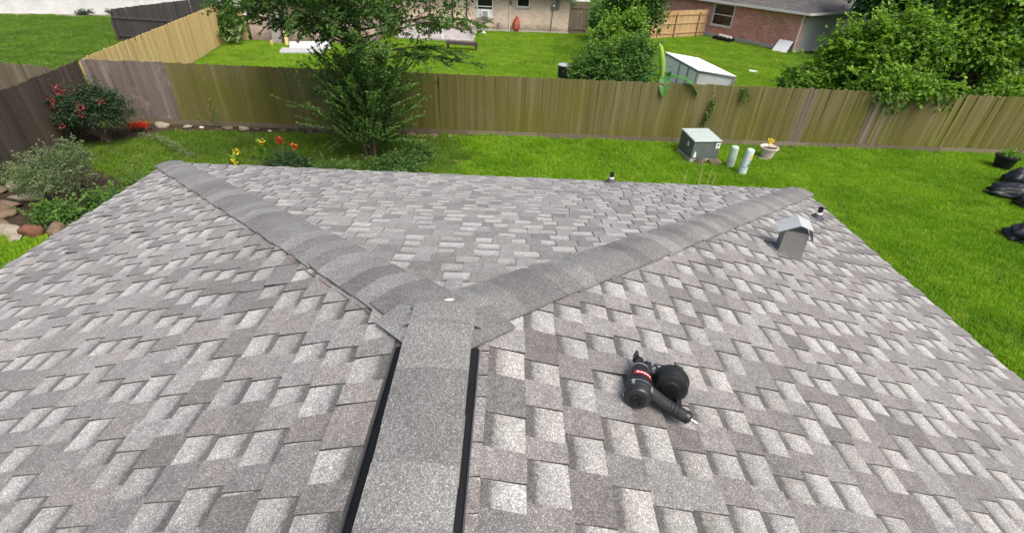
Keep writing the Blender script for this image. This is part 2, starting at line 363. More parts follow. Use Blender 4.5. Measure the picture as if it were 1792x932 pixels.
def pix(P):
    d = P-CAM; z = d.dot(fw)
    if z < 0.05: return None
    return 896+844.2*d.dot(rt)/z, 466-844.2*d.dot(up)/z, z
tabs = []    # (score, slope part, verts, tint)
for nm, sl, rseed in (('R', slR, 3), ('L', slL, 5), ('H', slH, 9)):
    rr = random.Random(rseed)
    sl.pat = [[(rr.choice((0.09, 0.10, 0.115, 0.13, 0.14, 0.18)), rr.choice((0.09, 0.105, 0.12, 0.13, 0.14)) if rr.random() > 0.06 else 0.003) for _ in range(8)] for _ in range(2)]
    l0, l1 = sl.lim(0.0), sl.lim(sl.L)
    deck = MB(); t = 0.02
    q = [sl.P(l0[0], 0, -0.004), sl.P(l0[1], 0, -0.004), sl.P(l1[1], sl.L-0.015, -0.004), sl.P(l1[0], sl.L-0.015, -0.004)]
    deck.add(q+[v+sl.n*-t for v in q], [(0, 1, 2, 3), (7, 6, 5, 4), (0, 4, 5, 1), (1, 5, 6, 2), (2, 6, 7, 3), (3, 7, 4, 0)])
    part = deck.build('roof_slope', M['deck'], house); sl.part = part
    N = int(sl.L/EX)+1
    for n in range(N):
        d1 = sl.L-(N-1-n)*EX; d0 = max(d1-EX, 0.0)
        if nm != 'H': d0 = max(d0, 0.152 if nm == 'R' else 0.168)
        if d1-d0 < 0.03: continue
        ua, ub = sl.lim(d0), sl.lim(d1); u0, u1 = min(ua[0], ub[0]), max(ua[1], ub[1])
        # layout of laminate tabs and recesses along the course
        pat = sl.pat[rr.choice((0, 0, 1))]; per = sum(a_+b_ for a_, b_ in pat); u = u0-((n*0.165+rr.uniform(-0.03, 0.03)) % per)-per*0.2; cells = []; pi_ = 0
        while u < u1:
            tw, gw = pat[pi_ % len(pat)]; pi_ += 1; tw *= rr.uniform(0.93, 1.07); gw *= rr.uniform(0.93, 1.07)
            if d0 < 0.17 and nm != 'H': gw = 0.003
            cells.append((u, u+tw, u+tw+gw)); u += tw+gw
        hb0, hb1, tt = 0.002, 0.0055, 0.0088
        V, F, T = [], [], []; nseg = 3
        clipu = lambda x, d: min(max(x, sl.lim(d)[0]), sl.lim(d)[1])
        def column(x):
            t0, e0 = clipu(x, d0), clipu(x, d1)
            for k in range(nseg+1):
                f = k/nseg; V.append(sl.P(t0+(e0-t0)*f, d0-0.004+(d1-d0+0.004)*f, hb0+(hb1-hb0)*f))
            V.append(sl.P(e0, d1, -0.003)); return e0
        ends = [(c_[0]+c_[1])/2 for c_ in cells]+[u1+0.3]; last = column(min(ends[0], u0) if cells else u0)
        for x in ends:
            i = len(V)-(nseg+2); e1 = column(x)
            if e1-last < 0.002: del V[-(nseg+2):]; continue
            last = e1; tone = rr.random(); wm = rr.random(); j = i+nseg+2
            for k in range(nseg):
                fa, fb = k/nseg, (k+1)/nseg; F.append((i+k, j+k, j+k+1, i+k+1)); T.append([(tone, wm, fa), (tone, wm, fa), (tone, wm, fb), (tone, wm, fb)])
            F.append((i+nseg, j+nseg, j+nseg+1, i+nseg+1)); T.append([(0, wm, 0.0)]*4)
        for (a, b, c) in cells:
            # tab a..b, slightly narrower at its butt
            a0, b0 = clipu(a, d0), clipu(b, d0); nar = rr.uniform(0.002, 0.008)
            a1, b1 = clipu(a+nar, d1), clipu(b-nar, d1)
            if min(b0-a0, b1-a1) > 0.012:
                lift = rr.uniform(0.006, 0.012) if rr.random() < 0.03 else rr.uniform(-0.0006, 0.0012)
                tw_ = lift*rr.uniform(-0.4, 0.4); h1 = hb1+tt+lift; h0 = hb0+tt*0.35; ext = rr.uniform(-0.0025, 0.0025)
                tv = [sl.P(a0, d0-0.004, h0), sl.P(b0, d0-0.004, h0), sl.P(b1, d1+ext, h1+tw_), sl.P(a1, d1+ext, h1-tw_),
                      sl.P(a0, d0-0.004, -0.001), sl.P(b0, d0-0.004, -0.001), sl.P(b1, d1+ext, h1+tw_-0.0105), sl.P(a1, d1+ext, h1-tw_-0.0105)]
                c0 = sum(tv[:4], Vector())/4; px = pix(c0); sc = 0
                if px and -30 < px[0] < 1822 and -10 < px[1] < 960:
                    vdir = (c0-CAM).normalized(); sc = (b-a)*abs(vdir.dot(sl.n))/px[2]**2
                tone = min(1, max(0, rr.gauss(0.45, 0.28))); tabs.append((sc, nm, part, tv, (tone, rr.random(), 0.5)))
        if F:
            me = npmesh('shingle_course', V, F, np.array(T)); o = link('shingle_course', me, part, M['backing'])
TABF = [(0, 1, 2, 3), (3, 2, 6, 7), (0, 3, 7, 4), (1, 5, 6, 2)]
tabs.sort(key=lambda t: -t[0])
rest = {}
for i, (sc, nm, part, tv, tint) in enumerate(tabs):
    if i < 300:
        link('shingle_tab', npmesh('shingle_tab', tv, TABF, np.array([[tint]*4]+[[(tint[0], tint[1], 0.0)]*4]*3)), part, M['tooth'])
    else: rest.setdefault(nm, (part, [], [], []))
    if i >= 300:
        p_, V, F, T = rest[nm]; k = len(V); V += tv; F += [tuple(j+k for j in f) for f in TABF]; T += [[tint]*4]+[[(tint[0], tint[1], 0.0)]*4]*3
for nm, (part, V, F, T) in rest.items():
    o = link('shingle_tab_field', npmesh('shingle_tab_field', V, F, np.array(T)), part, M['tooth']); o['kind'] = 'stuff'

def cap_mesh(name, half, slope, L, rnd, thick, lift0, lift1, nx=12, end=0.0):
    """bent cap shingle: x along the ridge, y across, z up"""
    vs_ = []; ny_ = 3
    prof = []
    for j in range(nx+1):
        w = -half+2*half*j/nx; a = math.sqrt(w*w+rnd*rnd)-rnd; prof.append((w, -slope*a*1.0))
    top = []; 
    for i in range(ny_+1):
        f = i/ny_; x = L*f
        for (w, z) in prof: vs_.append((x, w, z+lift0+(lift1-lift0)*f+0.0008*math.sin(f*3.1)))
    n = (ny_+1)*(nx+1)
    for i in range(n): x, y, z = vs_[i]; vs_.append((x, y, z-thick))
    fs = []; sm = []
    for i in range(ny_):
        for j in range(nx):
            a = i*(nx+1)+j; fs.append((a, a+nx+1, a+nx+2, a+1)); sm.append(True); fs.append((n+a, n+a+1, n+a+nx+2, n+a+nx+1)); sm.append(True)
    for j in range(nx):
        a = ny_*(nx+1)+j; fs.append((a, n+a, n+a+1, a+1)); sm.append(False); a = j; fs.append((a, a+1, n+a+1, n+a)); sm.append(False)
    for i in range(ny_):
        a = i*(nx+1); fs.append((a, n+a, n+a+nx+1, a+nx+1)); sm.append(False); a += nx; fs.append((a, a+nx+1, n+a+nx+1, n+a)); sm.append(False)
    me = bpy.data.meshes.new(name); me.from_pydata(vs_, [], fs); me.polygons.foreach_set('use_smooth', sm); me.update(); me.set_sharp_from_angle(angle=R(35)); me.materials.append(M['cap']); return me
def place_cap(me, p, xdir, side=0.0, yaw=0.0, roll=0.0):
    x = Vector(xdir).normalized(); y = Vector((0, 0, 1)).cross(x).normalized(); z = x.cross(y)
    m = Matrix((x, y, z)).transposed().to_4x4(); m.translation = Vector(p)+y*side
    o = link('ridge_cap', me, house); o.matrix_world = m @ Matrix.Rotation(yaw, 4, 'Z') @ Matrix.Rotation(roll, 4, 'X'); return o
hipslope = S*SH/math.hypot(S, SH)
hip_me = [cap_mesh('ridge_cap', 0.148, hipslope*1.0, EX*1.3, rn, 0.006, 0.012, l1) for rn, l1 in ((0.035, 0.0195), (0.045, 0.0205), (0.03, 0.019))]
rr = random.Random(21)
for sx in (1, -1):
    H = Vector((sx*W, LY, -HZ)); L = H.length; hd = H.normalized(); n = int(L/EX)+1
    for i in range(n):
        t = 0.03+i*EX
        if t+EX*1.2 > L+0.03: t = L+0.03-EX*1.35
        place_cap(rr.choice(hip_me), Vector((0, Y0, ZR))+hd*t, hd, rr.uniform(-0.006, 0.006), rr.gauss(0, 0.02), rr.gauss(0, 0.012))
        if t+EX*1.3 > L: break
# apex saddle pieces where hips and ridge meet
sadd = cap_mesh('ridge_cap', 0.15, 0.22, 0.20, 0.06, 0.006, 0.020, 0.012)
place_cap(sadd, (0.0, Y0-0.06, ZR+0.006), Vector((0, 1, -SH*0.75)))
for sx in (1, -1):
    H = Vector((sx*W, LY, -HZ)).normalized()
    o = place_cap(cap_mesh('ridge_cap', 0.17, hipslope*1.05, 0.27, 0.045, 0.006, 0.018, 0.026), Vector((-sx*0.02, Y0-0.06, ZR+0.002)), H)
# ridge vent and the caps over it (each cap laps towards the hip end)
RX = 0.18; yv = -0.345
for sx in (1, -1):
    xo = 0.146 if sx > 0 else 0.162
    v = MB(); x1, x0 = xo*sx, 0.02*sx
    prof = [(x1, -S*xo+0.003), (x1, -S*xo+0.010), (x1*0.82, -S*xo*0.82+0.016), (x0, 0.012), (x0, -0.002)]; npf = len(prof)
    A = [(x, YB, ZR+z) for x, z in prof]; B = [(x, yv, ZR+z) for x, z in prof]
    v.add(A+B, [(i, (i+1) % npf, (i+1) % npf+npf, i+npf) for i in range(npf)]+[tuple(reversed(range(npf))), tuple(range(npf, 2*npf))])
    v.build('ridge_vent', M['black'], house)
    f = MB(); xa, xb = (xo+0.0005)*sx, (xo+0.005)*sx
    f.hexa([(xa, YB, ZR-S*abs(xa)+.003), (xb, YB, ZR-S*abs(xb)+.003), (xb, yv, ZR-S*abs(xb)+.003), (xa, yv, ZR-S*abs(xa)+.003)],
           [(xa, YB, ZR-S*abs(xa)+.016), (xb, YB, ZR-S*abs(xb)+.013), (xb, yv, ZR-S*abs(xb)+.013), (xa, yv, ZR-S*abs(xa)+.016)])
    f.build('vent_flange', M['lead'], house)
rid = [cap_mesh('ridge_cap', 0.125, 0.16, RX*1.3, rn, 0.006, 0.024, l1) for rn, l1 in ((0.05, 0.0285), (0.06, 0.029), (0.04, 0.0285))]
y = -0.13-RX*1.3; k = 0
while y > YB:
    place_cap(rr.choice(rid), (0, y, ZR-0.004), (0, 1, 0 if k else -0.035), rr.uniform(-0.004, 0.004), rr.gauss(0, 0.012), 0); y -= RX*rr.uniform(0.96, 1.04); k += 1
mb = MB(); mb.lathe((0.0, 0, 0), (0, 0, 0.006), [(0, 0.022), (0.6, 0.017), (1, 0.004)], 10)
o = mb.build('sealant_dab', M['sealant'], house); o.location = (0.012, -0.125, ZR+0.0225); o.scale = (0.95, 0.4, 0.6); o.rotation_euler = (0, 0, 0.2)
mb = MB(); pts = []
for i in range(26):
    t = 0.12+i*0.045; p = Vector((0, Y0, ZR))+Vector((-W, LY, -HZ)).normalized()*t; s_ = Vector((-1, -1, 0)).normalized()
    q = p+s_*0.168; q.z = ZR+q.x*S+0.0115+rr.uniform(-.001, .001); pts.append(q)
mb.tube(pts, 0.002, 5); mb.build('chalk_line', M['chalk'], house)
# drip edges, fascia, walls
for nm, a, b, out in (('R', (W, YB), (W, W), (1, 0)), ('L', (-W, YB), (-W, W), (-1, 0)), ('H', (-W, W), (W, W), (0, 1))):
    a = Vector((*a, 0)); b = Vector((*b, 0)); o3 = Vector((*out, 0)); d = (b-a).normalized(); e = 0.02 if nm == 'H' else 0.0
    def pr(h0, h1, w0, w1, name, mat):
        m = MB(); A = a-d*e; B = b+d*e
        m.hexa([A+o3*w0+Vector((0, 0, h0)), A+o3*w1+Vector((0, 0, h0)), B+o3*w1+Vector((0, 0, h0)), B+o3*w0+Vector((0, 0, h0))],
               [A+o3*w0+Vector((0, 0, h1)), A+o3*w1+Vector((0, 0, h1)), B+o3*w1+Vector((0, 0, h1)), B+o3*w0+Vector((0, 0, h1))])
        m.build(name, mat, house)
    pr(ZE-0.045, ZE-0.004, -0.004, 0.022, 'drip_edge', M['drip'])
    pr(ZE-0.19, ZE-0.05, -0.025, -0.006, 'fascia', M['fascia'])
wl_ = MB(); wl_.box(-W+0.45, W-0.45, YB+0.1, W-0.45, 0, ZE-0.03); wl_.build('wall', M['brick_tan'], house)
sf = MB(); sf.box(-W+0.03, W-0.03, YB+0.05, W-0.03, ZE-0.16, ZE-0.14); sf.build('soffit', M['fascia'], house)

# ------------------------------------------------------------------ things on the roof
def slope_frame(sl, p, a):
    """matrix with z = slope normal, x = a projected into the slope, at p"""
    z = sl.n; x = (Vector(a)-z*Vector(a).dot(z)).normalized(); y = z.cross(x)
    m = Matrix((x, y, z)).transposed().to_4x4(); m.translation = p; return m
# coil roofing nailer lying on its side
gun = empty('roofing_nailer'); tag(gun, 'black coil roofing nailer with red label lying on the shingles', 'nail gun')
p0 = slR.P(-0.443, 0.729/kR, 0.0)+slR.n*0.0
gm = slope_frame(slR, p0+slR.n*0.012, (0.268, 0.963, 0)); gun.matrix_world = gm @ Matrix.Diagonal((0.95, 1.0, 1.0, 1.0))       # x along the barrel to the nose, y to the upslope side
def G(a, b, h): return (a, -b, h)         # b = handle direction (downslope)
def gpart(name, mb, mat, parent=gun, bevel=0.0): return mb.build(name, mat, parent, bevel)
hb = 0.052
m = MB(); m.lathe(G(0.0, 0, hb), G(0.2, 0.004, hb+0.004), [(0.16, 0.049), (0.24, 0.0505), (0.44, 0.050), (0.64, 0.046), (0.80, 0.039), (0.95, 0.033), (1, 0.027)], 28)
body = gpart('body', m, M['gunbody'])
m = MB(); m.lathe(G(-0.004, 0, hb), G(0.06, 0, hb), [(0.0, 0.040), (0.05, 0.046), (0.16, 0.049), (0.20, 0.0475), (0.26, 0.0475), (0.30, 0.051), (0.55, 0.052), (0.62, 0.0545), (0.8, 0.0545), (0.84, 0.0505), (1, 0.050)], 28)
capo = gpart('end_cap', m, M['gungrey'])
m = MB()
for k in range(4):
    an = math.pi/4+k*math.pi/2; c = (math.cos(an)*0.036, math.sin(an)*0.036)
    m.lathe((0.052, c[0]*1.45, hb+c[1]*1.45), (0.030, c[0]*1.45, hb+c[1]*1.45), [(0, 0.007), (1, 0.007)], 8)
gpart('cap_screw', m, M['steel'], capo)
m = MB(); m.lathe(G(-0.0075, 0, hb), G(-0.002, 0, hb), [(0, 0.022), (0.5, 0.029), (1, 0.032)], 20); gpart('exhaust_port', m, M['gundark'], capo)
def band(a0, a1, r, th0, th1, n=10):
    mm = MB(); vs_ = []; 
    for i in range(n+1):
        th = th0+(th1-th0)*i/n
        for a in (a0, a1): vs_.append((a, -math.cos(th)*r, hb+0.0015+math.sin(th)*r))
    mm.add(vs_, [(2*i, 2*i+1, 2*i+3, 2*i+2) for i in range(n)], True); return mm
lab = gpart('brand_label', band(0.090, 0.112, 0.0512, R(45), R(135)), M['gunred'])
m = MB()                       # pale script-like stroke on the red label
for k, (t0, t1, a0, a1) in enumerate(((54, 126, 0.1005, 0.1035), (58, 62, 0.097, 0.107), (72, 76, 0.098, 0.106), (86, 90, 0.097, 0.106), (101, 105, 0.098, 0.106), (116, 121, 0.097, 0.107))):
    b_ = band(a0, a1, 0.0517, R(t0), R(t1), 5); m.add(b_.v, b_.f, True)
gpart('label_print', m, M['sticker'], lab)
gpart('highlight_arc', band(0.048, 0.0515, 0.0553, R(20), R(150), 16), M['steel'])  # bright arc over the end cap, standing in for its silver highlight
# handle
m = MB(); m.tube([G(0.07, 0.02, hb), G(0.064, 0.06, hb), G(0.055, 0.10, hb-0.004), G(0.048, 0.15, hb-0.008), G(0.042, 0.185, hb-0.008), G(0.040, 0.205, hb-0.008)], [0.034, 0.028, 0.0255, 0.025, 0.0265, 0.024], 18)
gpart('handle', m, M['gungrip'])
m = MB(); m.lathe(G(0.041, 0.200, hb-0.008), G(0.036, 0.222, hb-0.008), [(0, 0.0265), (0.6, 0.0265), (1, 0.018)], 16); gpart('handle_cap', m, M['gunbody'])
m = MB(); m.lathe(G(0.037, 0.218, hb-0.008), G(0.030, 0.250, hb-0.008), [(0, 0.009), (0.25, 0.009), (0.3, 0.0065), (0.55, 0.0065), (0.6, 0.0085), (0.75, 0.0085), (0.8, 0.005), (1, 0.005)], 12); gpart('air_fitting', m, M['steel'])
m = MB(); m.hexa([G(0.085, 0.045, hb-.006), G(0.092, 0.085, hb-.006), G(0.098, 0.085, hb-.006), G(0.094, 0.045, hb-.006)], [G(0.085, 0.045, hb+.006), G(0.092, 0.085, hb+.006), G(0.098, 0.085, hb+.006), G(0.094, 0.045, hb+.006)]); gpart('trigger', m, M['gunred'], gun, 0.002)
# nail canister, axis along the barrel
mc = (0.155, 0.128); hm = 0.074
m = MB(); m.lathe(G(mc[0]-0.040, mc[1], hm), G(mc[0]+0.045, mc[1], hm), [(0, 0.056), (0.05, 0.064), (0.30, 0.066), (0.32, 0.0645), (0.36, 0.0645), (0.38, 0.067), (0.52, 0.068), (0.54, 0.0715), (0.66, 0.0715), (0.68, 0.067), (0.95, 0.064), (1, 0.055)], 32)
mag = gpart('nail_canister', m, M['gunbody'])
m = MB(); m.lathe(G(mc[0]-0.046, mc[1]-0.004, hm-.004), G(mc[0]-0.0395, mc[1]-0.004, hm-.004), [(0, 0.030), (0.4, 0.040), (1, 0.043)], 24); gpart('canister_hub', m, M['gundark'], mag)
m = MB(); m.hexa([G(.055, .168, .02), G(.060, .196, .02), G(.125, .190, .02), G(.120, .165, .02)], [G(.055, .168, .045), G(.060, .194, .045), G(.125, .188, .05), G(.120, .165, .05)]); gpart('canister_bracket', m, M['gunbody'], gun, 0.004)
# feed arm and nose
m = MB(); m.hexa([G(.165, .03, .03), G(.165, .075, .045), G(.235, .06, .045), G(.235, .02, .03)], [G(.165, .03, .075), G(.165, .085, .09), G(.23, .065, .082), G(.24, .02, .07)]); gpart('feed_door', m, M['gungrey'], gun, 0.004)
m = MB(); m.hexa([G(.19, -.018, .025), G(.19, .025, .025), G(.262, .016, .03), G(.262, -.014, .03)], [G(.19, -.018, .068), G(.19, .025, .072), G(.262, .016, .06), G(.262, -.014, .06)]); gpart('nose', m, M['gunbody'], gun, 0.004)
m = MB(); m.hexa([G(.245, -.02, .028), G(.245, -.008, .028), G(.292, -.008, .034), G(.292, -.02, .034)], [G(.245, -.02, .072), G(.245, -.008, .072), G(.292, -.008, .062), G(.292, -.02, .062)]); gpart('contact_foot', m, M['gungrey'], gun, 0.003)
m = MB(); m.lathe(G(.172, .003, hb+.003), G(.177, .003, hb+.003), [(0, .037), (1, .037)], 24); gpart('nose_ring', m, M['steel'])

for k in range(3):
    an = R(30+120*k); m = MB(); m.lathe((-0.0085, math.cos(an)*0.018, hb+math.sin(an)*0.018), (-0.005, math.cos(an)*0.018, hb+math.sin(an)*0.018), [(0, 0.0055), (1, 0.006)], 10); gpart('cap_bolt', m, M['gungrip'], capo)
for k in range(6):
    b_ = 0.085+0.016*k; a_ = 0.0645-(b_-0.06)*0.17; m = MB(); m.lathe(G(a_, b_, hb-0.006), G(a_-0.0007, b_+0.005, hb-0.006), [(0, 0.0262), (0.5, 0.0272), (1, 0.0262)], 18); gpart('grip_rib', m, M['gunbody'])
m = MB(); m.hexa([G(.175, .11, .135), G(.175, .145, .135), G(.20, .145, .130), G(.20, .11, .130)], [G(.175, .11, .146), G(.175, .145, .146), G(.20, .145, .140), G(.20, .11, .140)]); gpart('canister_latch', m, M['gungrey'], mag, 0.003)
for a_, b_, h_ in ((.185, .05, .088), (.215, .045, .082), (.14, .070, .075)):
    m = MB(); m.lathe(G(a_, b_, h_-.01), G(a_, b_, h_+.004), [(0, .006), (0.7, .006), (1, .004)], 10); gpart('side_screw', m, M['steel'])
# galvanised roof vent with a folded hood
vent = empty('roof_vent', (2.57, 1.70, ZR-S*2.57), R(-18)); vent.scale = (0.84, 0.84, 0.97); tag(vent, 'galvanised sheet metal roof vent with folded hood on the shingles', 'roof vent')
def zr(x, y, off=0.0):     # roof surface height under a local vent point
    c, s_ = math.cos(R(-18)), math.sin(R(-18)); return -S*(x*c-y*s_)+off
b = [(-0.125, -0.09), (0.095, -0.09), (0.095, 0.09), (-0.125, 0.09)]; t_ = [(-0.13, -0.08), (0.075, -0.08), (0.075, 0.08), (-0.13, 0.08)]
m = MB(); m.hexa([(x, y, zr(x, y, -0.01)) for x, y in b], [(x, y, 0.235) for x, y in t_]); m.build('stack', M['galvdull'], vent)
m = MB(); fl = [(-0.145, -0.105), (0.115, -0.105), (0.115, 0.105), (-0.145, 0.105)]; m.hexa([(x, y, zr(x, y, 0.0115)) for x, y in fl], [(x, y, zr(x, y, 0.0135)) for x, y in fl]); m.build('flashing', M['galvdull'], vent)
hood = MB(); th = 0.004
def panel(q):
    q = [Vector(v) for v in q]; n = (q[1]-q[0]).cross(q[2]-q[0]).normalized()*th; hood.hexa([v-n for v in q], q)
panel([(-0.19, -0.105, 0.225), (-0.03, -0.115, 0.315), (-0.03, 0.115, 0.315), (-0.19, 0.105, 0.225)][::1])
panel([(-0.03, -0.115, 0.315), (0.085, -0.112, 0.285), (0.085, 0.112, 0.285), (-0.03, 0.115, 0.315)])
panel([(0.085, -0.112, 0.285), (0.135, -0.105, 0.165), (0.135, 0.105, 0.165), (0.085, 0.112, 0.285)])
hood.build('hood', M['galv'], vent)
def pipe_vent(sl, u, d, label):
    p = sl.P(u, d, 0.010); e = empty('pipe_vent', p); e.scale = (0.85, 0.85, 0.85); tag(e, label, 'pipe vent', 'plumbing pipe vents on the roof')
    n = e.location; nn = sl.n; dd = sl.d; uu = sl.u
    m = MB(); q = [(-0.10, -0.13), (0.10, -0.13), (0.10, 0.10), (-0.10, 0.10)]
    m.hexa([uu*a+dd*b for a, b in q], [uu*a+dd*b+nn*0.003 for a, b in q]); m.build('flashing', M['galvdull'], e)
    m = MB(); m.lathe(nn*0.003, nn*0.02+Vector((0, 0, 0.045)), [(0, 0.085), (0.25, 0.078), (0.7, 0.045), (1, 0.036)], 20); m.build('boot', M['lead'], e)
    m = MB(); m.lathe(Vector((0, 0, 0.05))+nn*0.015, Vector((0, 0, 0.075))+nn*0.015, [(0, 0.037), (1, 0.034)], 18); m.build('collar', M['pvcw'], e)
    m = MB(); a = Vector((0, 0, 0.03))+nn*0.015; z1 = Vector((0, 0, 0.135))+nn*0.015
    m.lathe(a, z1, [(0, 0.029), (1, 0.029)], 18, caps=False); m.lathe(z1, a, [(0, 0.025), (0.6, 0.025)], 18, caps=False)
    m.v += []; m.build('pipe', M['pipeblk'], e)
pipe_vent(slR, 2.953, 3.572/kR, 'black pipe vent in a dark boot beside the galvanised hooded vent')
pipe_vent(slH, 1.509, (3.86-Y0)/kH, 'black pipe vent at the eave edge above the lawn')

# ------------------------------------------------------------------ fences
def flat(me): me.polygons.foreach_set('use_smooth', [False]*len(me.polygons)); return me
def picket_mesh(w, h, th, ear=0.022):
    e = min(ear, w*0.3); out = [(-w/2, 0), (w/2, 0), (w/2, h-e), (w/2-e, h), (-w/2+e, h), (-w/2, h-e)]
    v = [(x, -th/2, z) for x, z in out]+[(x, th/2, z) for x, z in out]; n = 6
    f = [tuple(range(n)), tuple(reversed(range(n, 2*n)))]+[(i, i+n, (i+1) % n+n, (i+1) % n) for i in range(n)]
    me = bpy.data.meshes.new('picket'); me.from_pydata(v, [], f); me.update(); return flat(me)
def fence(name, label, a, b, h, mat, kick=None, rails=1, matfn=None, post=2.44, posth=None, wid=0.142, rail_z=None, seed=1):
    """pickets along a->b facing the right-hand side of that direction"""
    rr = random.Random(seed); a = Vector((*a, 0)); b = Vector((*b, 0)); d = (b-a).normalized(); L = (b-a).length; ang = math.atan2(d.y, d.x)
    e = empty(name, a, ang); tag(e, label, 'fence', 'wooden fences between the yards')
    z0 = 0.15 if kick else 0.02; pm = {}
    n = int(L/(wid+0.001)); widths = [wid*k for k in (1.0, 0.992, 1.0)]
    for i in range(n):
        mt = matfn(i, n) if matfn else mat; w = rr.choice(range(3)); key = (mt.name, w)
        if key not in pm: pm[key] = picket_mesh(widths[w], h-z0, 0.017); pm[key].materials.append(mt)
        o = link('picket', pm[key], e); o.location = ((i+0.5)*(wid+0.001), rr.uniform(-0.004, 0.004), z0+rr.gauss(0, 0.010)); o.rotation_euler = (rr.gauss(0, 0.006), rr.gauss(0, 0.0015), rr.gauss(0, 0.03))
    s_ = rails
    if kick:
        k = 0.0
        while k < L-0.05:
            k1 = min(k+post, L); m = MB(); m.box(k+0.002, k1-0.002, -0.024, 0.016, -0.02, 0.146); m.build('kickboard', kick, e); k += post
    for z in (rail_z or (0.35, 1.0, h-0.28)):
        m = MB(); m.box(0, L, 0.0165*s_ if s_ > 0 else -0.055, 0.055 if s_ > 0 else -0.0165, z-0.045, z+0.045); m.build('rail', mat, e)
    k = 0.05
    while k < L:
        m = MB(); y0, y1 = (0.058, 0.148) if s_ > 0 else (-0.148, -0.058); m.box(k-0.045, k+0.045, y0, y1, -0.02, posth or h-0.12); m.build('post', mat, e); k += post
    return e
rf0, rf1 = (-13.43, fence_y(-13.43)), (21.6, fence_y(21.6))
greys = {int(q) for q in ()}
rg = random.Random(4); greyset = {165, 166, 167, 182, 183, 184, 186}
fence('back_fence', 'long olive green stained picket fence behind the transformer box and lawn', rf0, rf1, 1.98, M['fence_green'], kick=M['fence_tanold'],
      matfn=lambda i, n: M['fence_grey'] if i < 18 else (M['fence_tanold'] if i in greyset else M['fence_green']), seed=2)
fence('side_fence', 'dark brown picket fence behind the pink flowered bush and rock border', (-13.44, 14.42), (-11.2, 3.6), 1.96, M['fence_brown'], kick=M['fence_brown'], seed=3, rails=-1)
fence('side_fence', 'grey brown picket fence joining the dark brown fence, beside the far green yard', (-20.5, 14.85), (-13.40, 13.42), 1.95, M['fence_tanold'], seed=4)
fence('new_fence', 'new yellow pine picket fence running back from the corner', (-13.55, 14.78), (-16.62, 29.5), 1.95, M['fence_new'], seed=5)
fence('new_fence', 'short yellow pine picket panel against the pinkish brick wall', (-16.5, 29.62), (-15.45, 29.62), 1.75, M['fence_new'], seed=6)
fence('dark_fence', 'low dark charcoal fence section with top rail beyond the yellow fence', (-21.85, 27.75), (-16.75, 27.45), 1.22, M['fence_dark'], rails=-1, rail_z=(0.3, 1.2), seed=7)
fence('dark_fence', 'tall charcoal picket fence running back towards the white brick wall', (-21.85, 27.95), (-20.2, 35.6), 1.58, M['fence_dark'], rails=1, seed=8)
fence('tan_fence', 'tan cedar fence with exposed rails beside the red brick house', (10.2, 37.25), (15.25, 40.25), 1.85, M['fence_tan'], rails=-1, seed=9)

# ------------------------------------------------------------------ foliage
class Leaves:
    def __init__(s): s.P = []; s.D = []; s.N = []; s.S = []; s.T = []
    def add(s, P, D, N, S, T): s.P.append(P); s.D.append(D); s.N.append(N); s.S.append(S); s.T.append(T)
    def build(s, name, mat, parent, aspect=0.5, kind=None):
        P = np.concatenate(s.P); D = np.concatenate(s.D); N = np.concatenate(s.N); S_ = np.concatenate(s.S)[:, None]; T = np.concatenate(s.T)
        D = D/(np.linalg.norm(D, axis=1, keepdims=True)+1e-9); W_ = np.cross(D, N); W_ /= (np.linalg.norm(W_, axis=1, keepdims=True)+1e-9); N2 = np.cross(W_, D)
        n = len(P); V = np.empty((n, 4, 3)); V[:, 0] = P; V[:, 2] = P+D*S_ - N2*S_*0.12
        mid = P+D*S_*0.48; V[:, 1] = mid+W_*S_*aspect*0.5+N2*S_*0.06; V[:, 3] = mid-W_*S_*aspect*0.5+N2*S_*0.06
        F = np.arange(n*4).reshape(n, 4); o = link(name, npmesh(name, V.reshape(-1, 3), F, T.clip(0, 1)), parent, mat)
        return o
def unit(n, r=rng):
    v = r.normal(size=(n, 3)); return v/np.linalg.norm(v, axis=1, keepdims=True)
def shoot(LV, TB, p0, d0, L, nl, size, droop=0.0, lift=0.0, tip=0.25, rad=0.006, tone=0.4):
    """a twig from p0 along d0 with leaves on both sides; lighter at the tip"""
    d0 = np.array(d0, float); d0 /= np.linalg.norm(d0); k = 7; pts = [np.array(p0, float)]; d = d0.copy()
    for i in range(k):
        d = d+np.array([0, 0, lift-droop])*(1.0/k)+rng.normal(size=3)*0.05; d /= np.linalg.norm(d); pts.append(pts[-1]+d*L/k)
    pts = np.array(pts)
    if TB is not None: TB.tube([tuple(q) for q in pts[::2]]+[tuple(pts[-1])], [rad*(1-0.8*j/4) for j in range(5)], 3)
    t = rng.uniform(0.08, 1.0, nl)**0.85*k; i = np.minimum(t.astype(int), k-1); f = (t-i)[:, None]; P = pts[i]*(1-f)+pts[i+1]*f; dd = pts[i+1]-pts[i]; dd /= np.linalg.norm(dd, axis=1, keepdims=True)
    side = np.cross(dd, [0, 0, 1.0]); side /= (np.linalg.norm(side, axis=1, keepdims=True)+1e-6); sg = rng.choice([-1, 1], nl)[:, None]
    D = dd*0.5+side*sg*0.85+rng.normal(size=(nl, 3))*0.25; N = np.array([0, 0, 1.0])+rng.normal(size=(nl, 3))*0.35
    LV.add(P, D, N, size*rng.uniform(0.6, 1.2, nl), tone+tip*(t/k)**2+rng.normal(size=nl)*0.13); return pts
